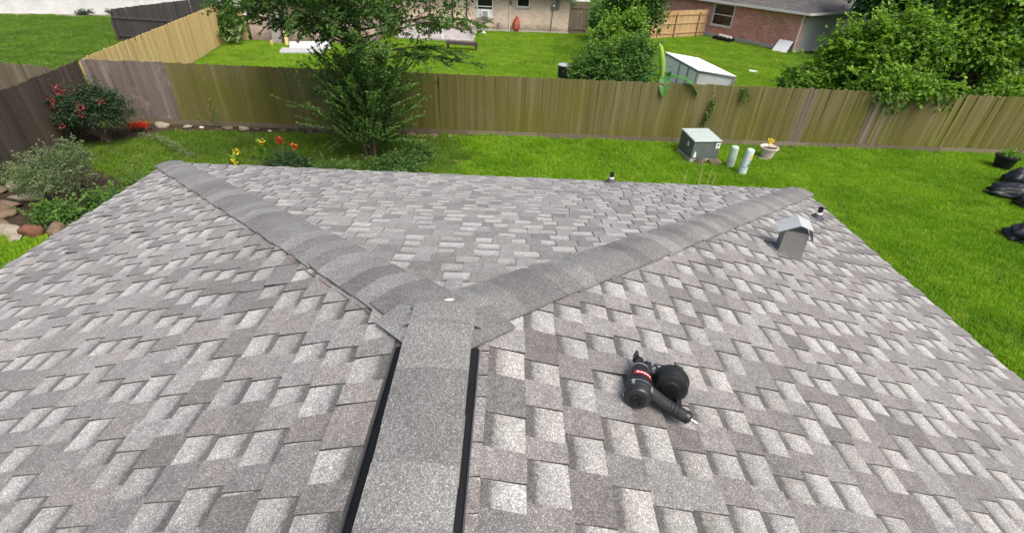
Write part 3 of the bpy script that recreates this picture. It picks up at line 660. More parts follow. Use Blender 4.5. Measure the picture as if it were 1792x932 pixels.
def clump_leaves(LV, C, r, n, size, tone, flat=0.75, up=0.6):
    """leaves in one leafy clump, denser near its skin"""
    u = unit(n); rad = rng.uniform(0.1, 1.0, n)**0.5*(1+0.25*rng.normal(size=n)); P = np.array(C)+u*np.array([r, r, r*flat])*rad[:, None]
    N = u*0.6+np.array([0, 0, up])+rng.normal(size=(n, 3))*0.35; D = u+rng.normal(size=(n, 3))*0.6-np.array([0, 0, 0.35])
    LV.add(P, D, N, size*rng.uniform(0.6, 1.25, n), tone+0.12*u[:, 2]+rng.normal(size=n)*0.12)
def mass(name, label, cat, base, blobs, ncl, cr, nleaf, size, mat, tone=0.4, group=None, aspect=0.75, trunk=0.06, low=0.0, seed=0):
    """bush or tree crown: clumps spread through ellipsoid lobes; blobs = (x,y,z,rx,ry,rz) relative to base"""
    global rng
    rng = np.random.default_rng(100+seed)
    e = empty(name, (base[0], base[1], 0)); tag(e, label, cat, group); LV = Leaves(); TB = MB()
    wts = np.array([b[3]*b[4]*b[5] for b in blobs])**0.67; wts /= wts.sum()
    for c in range(ncl):
        b = blobs[rng.choice(len(blobs), p=wts)]; u = unit(1)[0]; 
        if u[2] < -0.35: u[2] *= -0.6
        k = rng.uniform(0.6, 1.02); C = np.array(b[:3])+u*np.array(b[3:])*k
        if C[2] < low+cr*0.3: C[2] = low+cr*rng.uniform(0.3, 0.8)
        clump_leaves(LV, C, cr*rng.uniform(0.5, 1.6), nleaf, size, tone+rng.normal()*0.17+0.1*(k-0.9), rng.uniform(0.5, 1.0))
        if c % 4 == 0: 
            s0 = np.array([rng.normal()*0.08, rng.normal()*0.08, 0.0]); mid = C*np.array([0.45, 0.45, 0.55])+rng.normal(size=3)*0.08
            TB.tube([tuple(s0), tuple(mid), tuple(C)], [trunk*0.4, trunk*0.2, trunk*0.05], 5)
    for c in range(int(ncl*0.55)):       # sprigs breaking the outline
        b = blobs[rng.choice(len(blobs), p=wts)]; u = unit(1)[0]; u[2] = abs(u[2])*0.9+0.05; C = np.array(b[:3])+u*np.array(b[3:])*rng.uniform(0.75, 1.0)
        if C[2] > low+0.15: shoot(LV, TB, C, u+np.array([0, 0, 0.5])+rng.normal(size=3)*0.3, cr*rng.uniform(1.0, 2.6), 22, size*1.05, droop=rng.uniform(0, 0.8), tip=0.3, rad=0.005, tone=tone+0.1)
    TB.tube([(0, 0, -0.03), (0.02, 0.01, blobs[0][2]*0.4), (0.0, 0.03, blobs[0][2]*0.9)], [trunk, trunk*0.8, trunk*0.4], 8)
    TB.build('trunk', M['bark'], e); LV.build('crown', mat, e, aspect); return e

# the tall tree with bushy shoots on the near side of the back fence
rng = np.random.default_rng(11)
tree = empty('tree', (-3.9, 12.35, 0)); tag(tree, 'tall dark green tree with bushy lower shoots in front of the back fence', 'tree')
TB = MB()
TB.tube([(0.0, 0.1, -0.05), (0.02, 0.12, 1.2), (-0.05, 0.15, 2.6), (-0.02, 0.15, 3.6), (0.03, 0.15, 4.8), (0.1, 0.2, 6.5)], [0.12, 0.10, 0.09, 0.085, 0.075, 0.05], 12)
TB.tube([(0.1, -0.1, -0.05), (0.16, -0.18, 0.6), (0.2, -0.2, 1.3), (0.35, -0.25, 2.2)], [0.06, 0.055, 0.045, 0.02], 8)
TB.tube([(-0.12, -0.05, -0.05), (-0.3, -0.1, 0.9), (-0.6, -0.1, 1.9)], [0.05, 0.04, 0.018], 8)
TB.build('trunk', M['bark'], tree)
LV = Leaves(); TW = MB()
for i in range(300):           # lower shoots fanning out and up from the stems
    z = rng.uniform(0.45, 2.5); th = rng.uniform(0, 2*math.pi); out = np.array([math.cos(th), math.sin(th)*0.75]); r0 = rng.uniform(0.05, 0.7)
    el = rng.uniform(0.25, 1.1)+0.1*z; L = rng.uniform(0.7, 1.6)*(1.25 if abs(out[0]) > 0.6 else 0.95)*(1.1-0.45*abs(z-1.3))
    p = np.array([out[0]*r0, out[1]*r0, z]); shoot(LV, TW, p, [out[0], out[1], el], L, 60, 0.10, lift=0.3, tip=0.32, tone=0.5+rng.normal()*0.12)
for (sx, z, el, L) in ((-1, 1.05, 0.22, 2.35), (-1, 1.35, 0.42, 2.3), (-1, 0.75, 0.08, 2.0), (1, 0.95, 0.28, 2.0), (1, 1.3, 0.35, 1.9), (1, 0.7, 0.05, 1.8), (1, 1.7, 0.6, 1.7), (-1, 1.7, 0.6, 1.9), (1, 1.5, 0.5, 2.0)):
    for k in range(2): shoot(LV, TW, [0.1*sx, rng.normal()*0.15-0.1, z+rng.normal()*0.08], [sx, rng.normal()*0.18-0.15, el], L*rng.uniform(0.85, 1.05), 120, 0.10, lift=0.12, tip=0.4, rad=0.009, tone=0.42)
for i in range(8):            # hanging skirts near the ground
    th = rng.uniform(0, 2*math.pi); shoot(LV, TW, [math.cos(th)*0.5, math.sin(th)*0.4-0.1, rng.uniform(0.6, 1.1)], [math.cos(th), math.sin(th), 0.1], rng.uniform(0.6, 1.1), 50, 0.085, droop=0.9, tip=0.2, tone=0.26)
for i in range(150):           # leafy fill round the stems
    u = unit(1)[0]; z = rng.uniform(0.7, 2.9); r_ = (0.95-0.28*abs(z-1.6))*rng.uniform(0.2, 1.0); clump_leaves(LV, (u[0]*r_*1.15, u[1]*r_*0.8, z), rng.uniform(0.16, 0.34), 60, 0.09, 0.42+rng.normal()*0.14, 0.9)
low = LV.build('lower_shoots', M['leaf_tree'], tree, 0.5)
TW.build('twigs', M['twig'], tree)
LV = Leaves(); TW = MB()
for i in range(34):            # limbs of the crown
    z = rng.uniform(3.1, 5.6); th = rng.uniform(0, 2*math.pi); out = np.array([math.cos(th), math.sin(th)*0.8]); L = rng.uniform(1.6, 3.6)
    el = rng.uniform(0.1, 0.9); e = np.array([out[0]*L, out[1]*L, z+el*L*0.5]); mid = np.array([out[0]*L*0.45, out[1]*L*0.45, z+el*L*0.4])
    TW.tube([(0, 0.15, z), tuple(mid), tuple(e)], [0.022, 0.013, 0.004], 5)
    for k in range(15):
        f = rng.uniform(0.2, 1.0); p = (np.array([0, 0.15, z])*(1-f)**2+2*mid*f*(1-f)+e*f*f); a2 = th+rng.normal()*1.3
        shoot(LV, TW, p, [math.cos(a2), math.sin(a2), rng.uniform(-0.6, 0.8)], rng.uniform(0.45, 0.95), 42, 0.115, droop=rng.uniform(0.0, 1.0), tip=0.2, tone=0.36+rng.normal()*0.1)
for i in range(300):           # leafy sprays filling the crown
    u = unit(1)[0]; k = rng.uniform(0.3, 1.0)**0.6; C = np.array([-0.1, 0.15, 4.85])+u*np.array([3.5, 2.2, 1.75])*k
    if C[0] < -1.6 and C[2] < 3.9 and rng.random() < 0.5: continue
    n_ = int(rng.uniform(30, 75)); dd = unit(n_); rr_ = rng.uniform(0.2, 0.5); P = C+dd*np.array([rr_, rr_, rr_*0.7])*rng.uniform(0.2, 1, n_)[:, None]
    LV.add(P, dd+rng.normal(size=(n_, 3))*0.5-np.array([0, 0, 0.4]), np.array([0, 0, 0.8])+rng.normal(size=(n_, 3))*0.5, 0.115*rng.uniform(0.6, 1.25, n_), 0.4+rng.normal()*0.14+rng.normal(size=n_)*0.15)
for (x, y, z, L, ex, ez) in ((0.5, 0.2, 3.1, 2.2, 1, -0.02), (0.4, 0.3, 2.95, 2.6, 1, -0.06), (-0.3, 0.2, 3.2, 2.4, -1, 0.22), (-0.2, 0.3, 3.3, 3.2, -1, 0.2), (-0.4, 0.1, 3.45, 3.0, -1, 0.2), (0.4, 0.2, 3.5, 2.8, 1, 0.12), (0.3, 0.4, 3.7, 3.0, 1, 0.05)):
    e = np.array([x+ex*L, y, z+ez*L]); TW.tube([(0, 0.15, z-0.2), ((x+e[0])/2, y, (z+e[2])/2+0.1), tuple(e)], [0.03, 0.018, 0.005], 5)
    for k in range(26):
        f = rng.uniform(0.1, 1); p = np.array([x, y, z])*(1-f)+e*f+np.array([0, 0, 0.15*f*(1-f)]); a2 = rng.uniform(-1.2, 1.2)+(0 if ex > 0 else math.pi)
        shoot(LV, TW, p, [math.cos(a2), math.sin(a2), rng.uniform(-0.2, 0.3)], rng.uniform(0.35, 0.75), 36, 0.10, droop=rng.uniform(0.1, 0.7), tip=0.25, tone=0.35)
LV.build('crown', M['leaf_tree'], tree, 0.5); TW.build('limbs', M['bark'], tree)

mass('bush', 'dense dark green bush behind the back fence beside the banana plant', 'bush', (4.15, 17.2), [(0, 0, 1.4, 1.3, 1.0, 1.05), (0.55, 0.2, 2.1, 0.7, 0.7, 0.8), (-0.5, 0, 1.9, 0.5, 0.6, 0.6)], 210, 0.30, 80, 0.105, M['leaf_mid'], 0.36, 'bushes behind the back fence', seed=1)
mass('bush', 'loose light green bush leaning over the dark dustbin', 'bush', (3.2, 17.6), [(0, 0, 1.4, 0.75, 0.8, 1.15)], 90, 0.26, 70, 0.085, M['leaf_mid'], 0.55, 'bushes behind the back fence', seed=2)
mass('bush', 'bright yellow green bush rising behind the dense dark bush', 'bush', (4.5, 20.6), [(0, 0, 1.6, 1.1, 0.9, 1.3), (0.7, 0, 2.8, 0.4, 0.5, 0.7), (-0.2, 0, 2.7, 0.35, 0.4, 0.6)], 150, 0.27, 70, 0.115, M['leaf_bright'], 0.5, 'bushes behind the back fence', seed=3)
mass('tree', 'dark leafy tree standing between the tan house and the tan cedar fence', 'tree', (7.0, 28.5), [(0, 0, 2.8, 1.6, 1.4, 2.2), (0.3, 0, 4.8, 1.5, 1.3, 1.5)], 190, 0.5, 90, 0.16, M['leaf_mid'], 0.2, None, trunk=0.12, seed=4)
mass('bush', 'vine covered bush beside the grey wooden gate', 'bush', (6.6, 35.3), [(0, 0, 1.4, 1.0, 1.0, 1.2), (0.3, -1.8, 1.3, 1.0, 0.9, 1.0)], 110, 0.42, 80, 0.15, M['leaf_mid'], 0.4, 'bushes behind the back fence', seed=5)
mass('tree', 'broad vine covered tree spilling over the back fence', 'tree', (13.4, 17.6), [(-1.2, 0.5, 1.3, 1.2, 1.0, 0.8), (0.4, 0.3, 2.0, 1.4, 1.1, 1.2), (-0.2, 0.6, 2.6, 0.8, 0.8, 0.8), (0.7, 0.5, 3.2, 0.75, 0.8, 0.6), (1.7, 0.4, 2.7, 1.0, 1.1, 1.3), (0.4, -1.9, 1.85, 1.7, 0.55, 0.5)], 560, 0.40, 100, 0.145, M['leaf_bright'], 0.42, None, trunk=0.14, seed=6)
mass('tree', 'tall bright leafy tree rising behind the fence near the black plant pot', 'tree', (18.7, 19.8), [(0.2, 0, 2.6, 1.7, 1.5, 1.9), (1.8, 0.6, 3.3, 2.4, 1.7, 2.3), (0.4, 0.3, 4.4, 1.6, 1.4, 1.4), (4.2, 0.8, 3.0, 2.2, 1.6, 2.4), (1.4, -2.0, 1.1, 2.4, 0.9, 0.9)], 640, 0.46, 100, 0.165, M['leaf_bright'], 0.44, None, trunk=0.18, seed=7)
for i, (x, y, h) in enumerate(((24.5, 33, 8), (29, 31, 9), (33.5, 36, 9))):
    mass('tree', ('dark tree standing beyond the red brick house', 'dark tree beyond the red brick house', 'dark tree far beyond the red brick house', 'dark tree at the far corner beyond the red brick house')[0], 'tree', (x, y), [(0, 0, h*0.5, 2.6, 2.4, h*0.42)], 110, 0.85, 75, 0.34, M['leaf_tree'], 0.15, 'dark trees beyond the red brick house', trunk=0.2, seed=20+i)

# pink flowering bush, pale shrub and low plants in the left beds
pb = mass('flowering_bush', 'dark green bush with pink blossom clusters in the fence corner', 'bush', (-12.15, 12.75), [(0, 0, 0.75, 0.95, 0.85, 0.62), (0.1, -0.1, 1.25, 0.65, 0.6, 0.38), (-0.75, -0.1, 1.05, 0.5, 0.4, 0.35)], 170, 0.2, 75, 0.075, M['leaf_myrtle'], 0.35, None, aspect=0.45, trunk=0.035, seed=8)
rng = np.random.default_rng(31); LV = Leaves()
for (x, y, z, r, n) in ((-0.9, -0.35, 1.35, 0.16, 90), (-0.55, -0.3, 1.62, 0.16, 80), (-0.75, -0.4, 1.12, 0.15, 80), (-0.25, -0.3, 1.55, 0.13, 40), (0.3, -0.75, 1.3, 0.13, 70), (0.22, -0.8, 1.12, 0.11, 50), (-0.4, -0.85, 0.72, 0.08, 40), (0.75, -0.5, 1.38, 0.1, 35), (-1.05, -0.3, 1.5, 0.1, 40)):
    clump_leaves(LV, (x, y, z), r, int(n*0.7), 0.045, 0.4, 1.1)
LV.build('blossom', M['pink'], pb, 0.9)
mass('shrub', 'pale feathery green shrub among the border rocks', 'shrub', (-10.55, 8.85), [(0, 0, 0.55, 0.85, 0.7, 0.5), (0.3, 0.4, 0.9, 0.4, 0.4, 0.35)], 130, 0.18, 60, 0.06, M['leaf_blue'], 0.6, None, aspect=0.4, trunk=0.02, seed=9)
for i, (x, y, r, h, mt, tn, lb) in enumerate(((-9.9, 7.95, 0.55, 0.28, 'leaf_mid', 0.4, 'low green plant clump beside the red sandstone border rock'), (-9.1, 8.5, 0.6, 0.3, 'leaf_mid', 0.35, 'low green plant clump at the roof end of the rock bed'),
                                      (-8.7, 9.4, 0.7, 0.35, 'leaf_mid', 0.3, 'low dark green plant clump behind the rock bed near the eave'), (-12.1, 9.95, 0.45, 0.3, 'leaf_blue', 0.5, 'small pale plant at the foot of the dark brown fence'),
                                      (-5.9, 11.0, 0.75, 0.45, 'leaf_myrtle', 0.4, 'dark leafy plant clump behind the red flowers'), (-4.6, 10.7, 0.7, 0.4, 'leaf_tree', 0.3, 'dark ground plant clump below the tall tree trunk'), (-3.0, 11.2, 0.8, 0.5, 'leaf_tree', 0.3, 'dark ground plant clump between tree trunk and open lawn'),
                                      (-2.6, 12.3, 0.6, 0.45, 'leaf_tree', 0.34, 'low bushy sprouts at the lawn side of the tall tree'))):
    mass('ground_plant', lb, 'plant', (x, y), [(0, 0, h*0.4, r, r*0.8, h*0.6)], 46, 0.16, 45, 0.07, M[mt], tn, 'low plants in the beds', aspect=0.55, trunk=0.012, seed=40+i)
rng = np.random.default_rng(33)
LV = Leaves(); e = empty('red_flower_plant', (-11.75, 13.75, 0)); tag(e, 'low clump of red flowers beside the pink flowered bush', 'flowers')
for k in range(16): clump_leaves(LV, (rng.normal()*0.22, rng.normal()*0.12, 0.2+rng.normal()*0.04), 0.1, 32, 0.05, 0.4)
LV.build('blossom', M['red'], e, 0.5); LV = Leaves()
for k in range(12): clump_leaves(LV, (rng.normal()*0.22, rng.normal()*0.14, 0.08), 0.1, 25, 0.06, 0.3)
LV.build('foliage', M['leaf_myrtle'], e, 0.5)
e = empty('trailing_plant', (-11.4, 13.2, 0)); tag(e, 'pale green plant sprawling across the grass below the red flower clump', 'plant'); LV = Leaves(); TW = MB()
for k in range(26):
    f = k/25; c = np.array([0.0+2.5*f, -1.45*f+0.12*math.sin(5*f), 0.06+0.12*math.sin(3*f)]); clump_leaves(LV, c, 0.13, 34, 0.05, 0.4+0.2*(1-f))
TW.tube([(0, 0, 0.02), (0.8, -0.4, 0.15), (1.6, -0.9, 0.15), (2.5, -1.45, 0.05)], [0.012]*4, 5); TW.build('stem', M['twig'], e); LV.build('foliage', M['leaf_pale'], e, 0.45)
e = empty('weed', (-9.75, 14.35, 0)); tag(e, 'tall thin green weed growing against the olive fence', 'weed'); LV = Leaves(); TW = MB()
for k, (dx, h) in enumerate(((0, 0.95), (0.22, 0.6), (-0.3, 0.4), (0.1, 0.7))): shoot(LV, TW, [dx, 0, 0], [0.05, -0.08, 1], h, 26, 0.09, tone=0.5)
LV.build('foliage', M['leaf_bright'], e, 0.4); TW.build('stem', M['twig'], e)
def canna(x, y, flowers, leaves, label):
    e = empty('canna_plant', (x, y, 0)); tag(e, label, 'flowers', 'canna flowers behind the eave')
    if leaves:
        LV = Leaves()
        for k in range(leaves):
            th = rng.uniform(0, 6.28); LV.add(np.array([[0.02*k-0.1, 0, 0.05+0.05*k]]), np.array([[math.cos(th)*0.5, math.sin(th)*0.5, 0.9]]), np.array([[-math.cos(th), -math.sin(th), 0.5]]), np.array([rng.uniform(0.3, 0.42)]), np.array([rng.uniform(0.4, 0.9)]))
        LV.build('leaves', M['leaf_bright'], e, 0.42)
    for (dx, dy, h, col) in flowers:
        m = MB(); m.tube([(dx*0.5, dy*0.5, 0), (dx*0.8, dy*0.8, h*0.5), (dx, dy, h)], [0.012, 0.009, 0.006], 5); m.build('stem', M['leaf_mid_plain'], e)
        for (cc, r_, n_) in col:
            LV = Leaves(); clump_leaves(LV, (dx+rng.normal()*0.01, dy, h+0.02), r_*0.7, int(n_*0.55)+2, 0.075, 0.4, 1.0); LV.build('petals', M[cc], e, 0.75)
M['leaf_mid_plain'] = simple('green_stem', (0.08, 0.17, 0.03), 0.7, 0.2)
canna(-6.77, 11.6, [(0, 0, 0.62, (('yellow', 0.09, 40), ('red', 0.05, 6)))], 9, 'yellow canna flower above bright green leaves by the eave')
canna(-7.43, 11.25, [(0, 0.05, 0.40, (('yellow', 0.09, 34),)), (-0.05, -0.08, 0.16, (('yellow', 0.08, 30),))], 3, 'pair of low yellow canna blooms on one plant')
canna(-6.28, 11.6, [(0, 0, 0.70, (('red', 0.09, 40),))], 4, 'plain red canna flower beside the yellow one')
canna(-5.83, 11.5, [(0, 0, 0.58, (('red', 0.09, 34), ('yellow', 0.06, 14)))], 4, 'red and yellow canna flower nearest the tall tree')
e = empty('dry_stalks', (5.25, 9.9, 0)); tag(e, 'thin dry straw coloured stalks standing just beyond the eave', 'dead plant')
for k, (dx, h, lean) in enumerate(((-0.45, 1.05, 0.0), (-0.05, 0.95, -0.05), (0.0, 1.32, -0.12), (0.12, 1.1, 0.06), (0.22, 0.95, 0.1))):
    m = MB(); m.tube([(dx, 0, 0), (dx+lean*0.4, 0, h*0.5), (dx+lean, 0.02, h)], [0.012, 0.010, 0.006], 5); m.build('stalk', M['dry'], e)

# banana plant behind the fence
ban = empty('banana_plant', (5.45, 15.55, 0)); tag(ban, 'banana plant with a rolled new leaf drooping over the fence top', 'plant')
m = MB(); m.lathe((0, 0, -0.03), (-0.08, 0, 2.2), [(0, 0.12), (0.5, 0.10), (1, 0.07)], 12); m.build('stem', M['leaf_mid_plain'], ban)
m = MB(); m.tube([(-0.08, 0, 1.75), (-0.12, 0, 2.2), (-0.22, 0, 2.6), (-0.34, 0, 2.95), (-0.42, 0.0, 3.08)], [0.08, 0.09, 0.10, 0.075, 0.02], 12)
o = m.build('rolled_leaf', M['banana_new'], ban); a = o.data.color_attributes.new('tint', 'FLOAT_COLOR', 'CORNER'); a.data.foreach_set('color', np.tile([0.6, 0.6, 0.6, 1.0], len(a.data)))
def banana_leaf(p0, d, L, wid, arch, droop, tone):
    n = 14; V = []; F = []; T = []; d = Vector(d).normalized(); sd = d.cross(Vector((0, 0, 1))).normalized(); p = Vector(p0); dirv = Vector((d.x, d.y, arch)).normalized()
    for i in range(n+1):
        f = i/n; w = wid*(math.sin(math.pi*min(1, 0.08+f*0.95))**0.7)*0.5; rag = 1.0-0.22*random.random(); nrm = sd.cross(dirv)
        V += [p+sd*w*rag-nrm*w*0.25*(-1), p, p-sd*w*rag-nrm*w*0.25*(-1)]
        p = p+dirv*L/n; dirv = (dirv+Vector((0, 0, -droop/n))).normalized()
    for i in range(n):
        for k in (0, 1): a = 3*i+k; F.append((a, a+1, a+4, a+3)); T.append(tone+random.gauss(0, 0.12))
    link('leaf', npmesh('leaf', V, F, np.clip(T, 0, 1)), ban, M['banana'])
banana_leaf((-0.05, -0.1, 2.0), (0.95, -0.45, 0), 1.45, 0.46, 0.45, 1.7, 0.4)
banana_leaf((-0.08, -0.12, 2.05), (-0.12, -1, 0), 0.85, 0.42, 0.3, 3.0, 0.45)
banana_leaf((-0.1, 0, 2.0), (-0.9, 0.1, 0), 0.9, 0.30, 0.5, 1.9, 0.15)
banana_leaf((-0.1, 0.1, 2.0), (0.5, 0.8, 0), 1.1, 0.34, 0.6, 1.8, 0.2)
banana_leaf((-0.1, -0.05, 1.9), (-0.7, -0.5, 0), 0.7, 0.30, 0.1, 2.0, 0.2)
banana_leaf((-0.1, 0.0, 2.4), (-0.6, -0.2, 0), 0.5, 0.14, 0.1, 1.6, 0.1)
banana_leaf((-0.1, 0.0, 2.4), (0.6, -0.2, 0), 0.5, 0.14, 0.1, 1.6, 0.1)
# climbing weed on the fence face
e = empty('climbing_vine', (6.95, fence_y(6.95)-0.07, 0)); tag(e, 'small dark green vine hanging on the fence behind the transformer box', 'vine'); LV = Leaves()
rng = np.random.default_rng(35)
for k in range(9): clump_leaves(LV, (rng.normal()*0.05+0.02*k, -0.02, 0.7+0.1*k), 0.09, 22, 0.07, 0.35)
LV.build('foliage', M['leaf_mid'], e, 0.7)
LV = Leaves(); e = empty('climbing_vine', (8.1, fence_y(8.1)-0.06, 0)); tag(e, 'thin vine tuft hanging from the fence top near the white coop', 'vine')
for k in range(9): clump_leaves(LV, (rng.normal()*0.1, -0.02, 1.55+0.05*k), 0.09, 16, 0.07, 0.4)
LV.build('foliage', M['leaf_mid'], e, 0.7)

# ------------------------------------------------------------------ rocks
def rock_mesh(seed, sx, sy, sz):
    r = np.random.default_rng(seed); bm = bmesh.new(); bmesh.ops.create_icosphere(bm, subdivisions=3, radius=1.0)
    ph = r.uniform(0, 6.28, (6, 3)); fr = r.uniform(1.0, 3.2, (6, 3))
    pl = unit(12, r); 
    for v in bm.verts:
        c = np.array(v.co); k = 1.0
        for n in pl:
            dd = c@n
            if dd > 0.62: c = c-n*(dd-0.62)*0.92
        k += 0.05*sum(math.sin(fr[i]@c*1.4+ph[i, 0]) for i in range(6))/2+0.03*math.sin(9*c[0]+ph[0, 1])*math.sin(8*c[1]+ph[1, 1])*math.sin(7*c[2]+ph[2, 1])
        c *= k; v.co = (c[0]*sx, c[1]*sy, max(c[2], -0.55)*sz)
    me = bpy.data.meshes.new('border_rock'); bm.to_mesh(me); bm.free(); me.polygons.foreach_set('use_smooth', [True]*len(me.polygons)); return me
def rock(x, y, sx, sy, sz, mat, label, rz=0.0, group='border rocks', seed=None, z=None):
    o = link('border_rock', rock_mesh(seed or int(x*97+y*31) % 1000, sx, sy, sz), None, M[mat]); o.location = (x, y, sz*0.36 if z is None else z); o.rotation_euler = (0, 0, rz); tag(o, label, 'rock', group)
rock(-12.1, 9.35, 0.26, 0.20, 0.17, 'stone_pale', 'pale rock at the foot of the dark brown fence', 0.6)
rock(-12.25, 9.05, 0.25, 0.2, 0.13, 'stone_brown', 'brown rock beside the pale rock at the fence foot', 0.2)
rock(-11.25, 8.75, 0.42, 0.22, 0.2, 'stone_pale', 'long pale rock in front of the feathery shrub', 0.7)
rock(-11.45, 8.3, 0.4, 0.2, 0.15, 'stone_brown', 'flat brown border rock topmost of the three flat ones', 0.5)
rock(-11.15, 7.88, 0.42, 0.2, 0.15, 'stone_brown', 'flat brown border rock in the middle of the three flat ones', 0.45)
rock(-10.95, 7.52, 0.34, 0.19, 0.15, 'stone_brown', 'flat brown border rock next to the big pale slab rock', 0.3)
rock(-10.42, 7.25, 0.36, 0.22, 0.19, 'stone_pale', 'big pale slab rock at the lawn edge beside the red one', 0.25)
rock(-9.86, 7.22, 0.28, 0.23, 0.23, 'stone_red', 'rounded red sandstone border rock', 0.1)
rock(-9.45, 7.3, 0.22, 0.2, 0.2, 'stone_brown', 'brown border rock between the red and white ones', 0.3)
rock(-9.24, 7.42, 0.10, 0.09, 0.11, 'stone_white', 'small white border rock near the eave', 0.3)
rock(-9.02, 7.62, 0.22, 0.17, 0.16, 'stone_brown', 'brown border rock just past the small white one', 0.6)
rock(-10.05, 6.95, 0.17, 0.12, 0.12, 'stone_pale', 'small pale rock on the lawn below the red rock', 0.2)
rr = random.Random(51)
for i, (x, s_, mt) in enumerate(((-11.4, .3, 'stone_pale'), (-10.55, .17, 'stone_pale'), (-10.1, .09, 'stone_white'), (-9.55, .12, 'stone_dark'), (-9.15, .22, 'stone_brown'), (-8.7, .2, 'stone_pale'), (-8.25, .18, 'stone_dark'), (-7.8, .09, 'stone_white'), (-7.4, .2, 'stone_dark'), (-6.95, .2, 'stone_dark'), (-6.5, .18, 'stone_dark'), (-6.1, .22, 'stone_dark'), (-5.6, .2, 'stone_brown'), (-5.1, .15, 'stone_red'), (-3.7, .15, 'stone_red'), (-3.1, .2, 'stone_brown'), (-2.7, .16, 'stone_red'), (-2.3, .2, 'stone_brown'), (-1.8, .12, 'stone_pale'))):
    y = fence_y(x)-0.30-rr.uniform(0, .12)
    lb = {0: 'flat pale rock at the foot of the grey fence section', 1: 'small pale rock where the grey fence meets the olive fence', 2: 'tiny white stone along the olive fence foot', 7: 'tiny white stone along the olive fence foot'}.get(i)
    lb = lb or {'stone_dark': 'dark stone in the row along the olive fence foot', 'stone_brown': 'brown stone in the row along the olive fence foot', 'stone_pale': 'pale stone in the row along the olive fence foot', 'stone_red': 'reddish stone in the row along the olive fence foot'}[mt]
    rock(x, y, s_, s_*0.65, s_*0.55, mt, lb, rr.uniform(-.3, .3), 'stones along the fence foot', seed=300+i)

# ------------------------------------------------------------------ utility boxes and pots on the lawn
tr = empty('transformer_box', (6.47, 13.72, 0), R(8)); tag(tr, 'grey green steel utility transformer box on the lawn by the fence', 'utility box')
m = MB(); m.box(-.47, .47, -.52, .50, -.02, .10); m.build('pad', M['concrete'], tr)
m = MB(); m.hexa([(-.46, -.51, .10), (.46, -.51, .10), (.46, .49, .10), (-.46, .49, .10)], [(-.45, -.48, .68), (.45, -.48, .68), (.45, .48, .74), (-.45, .48, .74)]); m.build('cabinet', M['transf'], tr, 0.015)
m = MB(); m.hexa([(-.475, -.515, .66), (.475, -.515, .66), (.475, -.01, .69), (-.475, -.01, .69)], [(-.465, -.505, .70), (.465, -.505, .70), (.465, -.01, .735), (-.465, -.01, .735)]); m.build('lid', M['transf_lid'], tr, 0.012)
m = MB(); m.hexa([(-.475, .01, .69), (.475, .01, .69), (.475, .52, .72), (-.475, .52, .72)], [(-.465, .01, .738), (.465, .01, .738), (.465, .505, .77), (-.465, .505, .77)]); m.build('lid', M['transf_lid'], tr, 0.012)
m = MB(); m.box(.30, .44, -.506, -.500, .44, .62); st = m.build('sticker', M['sticker'], tr)
m = MB(); m.box(.345, .40, -.509, -.5065, .53, .58); m.box(.355, .375, -.509, -.5065, .47, .52); m.build('sticker_print', M['ink'], st)
m = MB(); m.add([(-.40, -.516, .16), (-.29, -.516, .16), (-.33, -.511, .34), (-.36, -.511, .34), (-.40, -.520, .16), (-.29, -.520, .16), (-.33, -.515, .34), (-.36, -.515, .34)], [(4, 5, 6, 7), (3, 2, 1, 0), (0, 1, 5, 4), (1, 2, 6, 5), (2, 3, 7, 6), (3, 0, 4, 7)]); m.build('warning_sticker', M['sticker'], tr)
m = MB(); m.box(-.468, -.463, -.22, -.10, .42, .52); m.box(-.468, -.463, -.19, -.13, .52, .57); m.build('side_sticker', M['sticker'], tr)
rock(6.36, 13.02, 0.22, 0.16, 0.14, 'stone_dark', 'jagged dark stone against the transformer box', 0.2, 'stones by the transformer box', 71)
rock(6.80, 13.02, 0.25, 0.18, 0.18, 'stone_brown', 'rounded brown stone against the transformer box front', -0.1, 'stones by the transformer box', 72)
def pedestal(x, y, h, r, lean, mat, label):
    e = empty('utility_pedestal', (x, y, 0)); tag(e, label, 'utility post', 'utility pedestals on the lawn'); m = MB()
    top = Vector((lean[0], lean[1], h)); m.lathe((0, 0, -0.03), top, [(0, r), (0.9, r*0.98), (0.955, r*0.93), (0.985, r*0.78), (1, r*0.45)], 20); m.build('housing', mat, e)
    m = MB(); b = top*0.30; m.lathe(b, b+top*0.012, [(0, r*1.012), (1, r*1.012)], 20, caps=False); m.build('seam', M['ink'], e)
    return e, top
e, tp = pedestal(7.29, 12.9, 0.68, 0.125, (-0.01, 0.0), M['pedestal'], 'shorter pale green utility pedestal next to the transformer box')
e, tp = pedestal(7.46, 12.36, 0.80, 0.125, (0.07, 0.02), M['pedestal2'], 'taller pale utility pedestal with yellow sticker leaning to one side')
def curved(e, tp, r, t0, t1, a0, a1, mat, name):
    m = MB(); n = 6; vs_ = []
    for i in range(n+1):
        th = a0+(a1-a0)*i/n
        for t in (t0, t1): c = tp*t; vs_.append(c+Vector((math.cos(th)*r, math.sin(th)*r, 0)))
    m.add(vs_, [(2*i, 2*i+2, 2*i+3, 2*i+1) for i in range(n)], True); m.build(name, mat, e)
curved(e, tp, 0.128, 0.62, 0.80, R(-75), R(-15), M['orange'], 'sticker')
curved(e, tp, 0.128, 0.34, 0.44, R(-80), R(-50), M['ink'], 'lettering')
curved(e, tp, 0.128, 0.47, 0.60, R(-72), R(-58), M['ink'], 'lettering')
fp = empty('flower_pot', (8.85, 13.8, 0)); tag(fp, 'whitewashed clay flower pot with one yellow flower on a flat stone', 'flower pot')
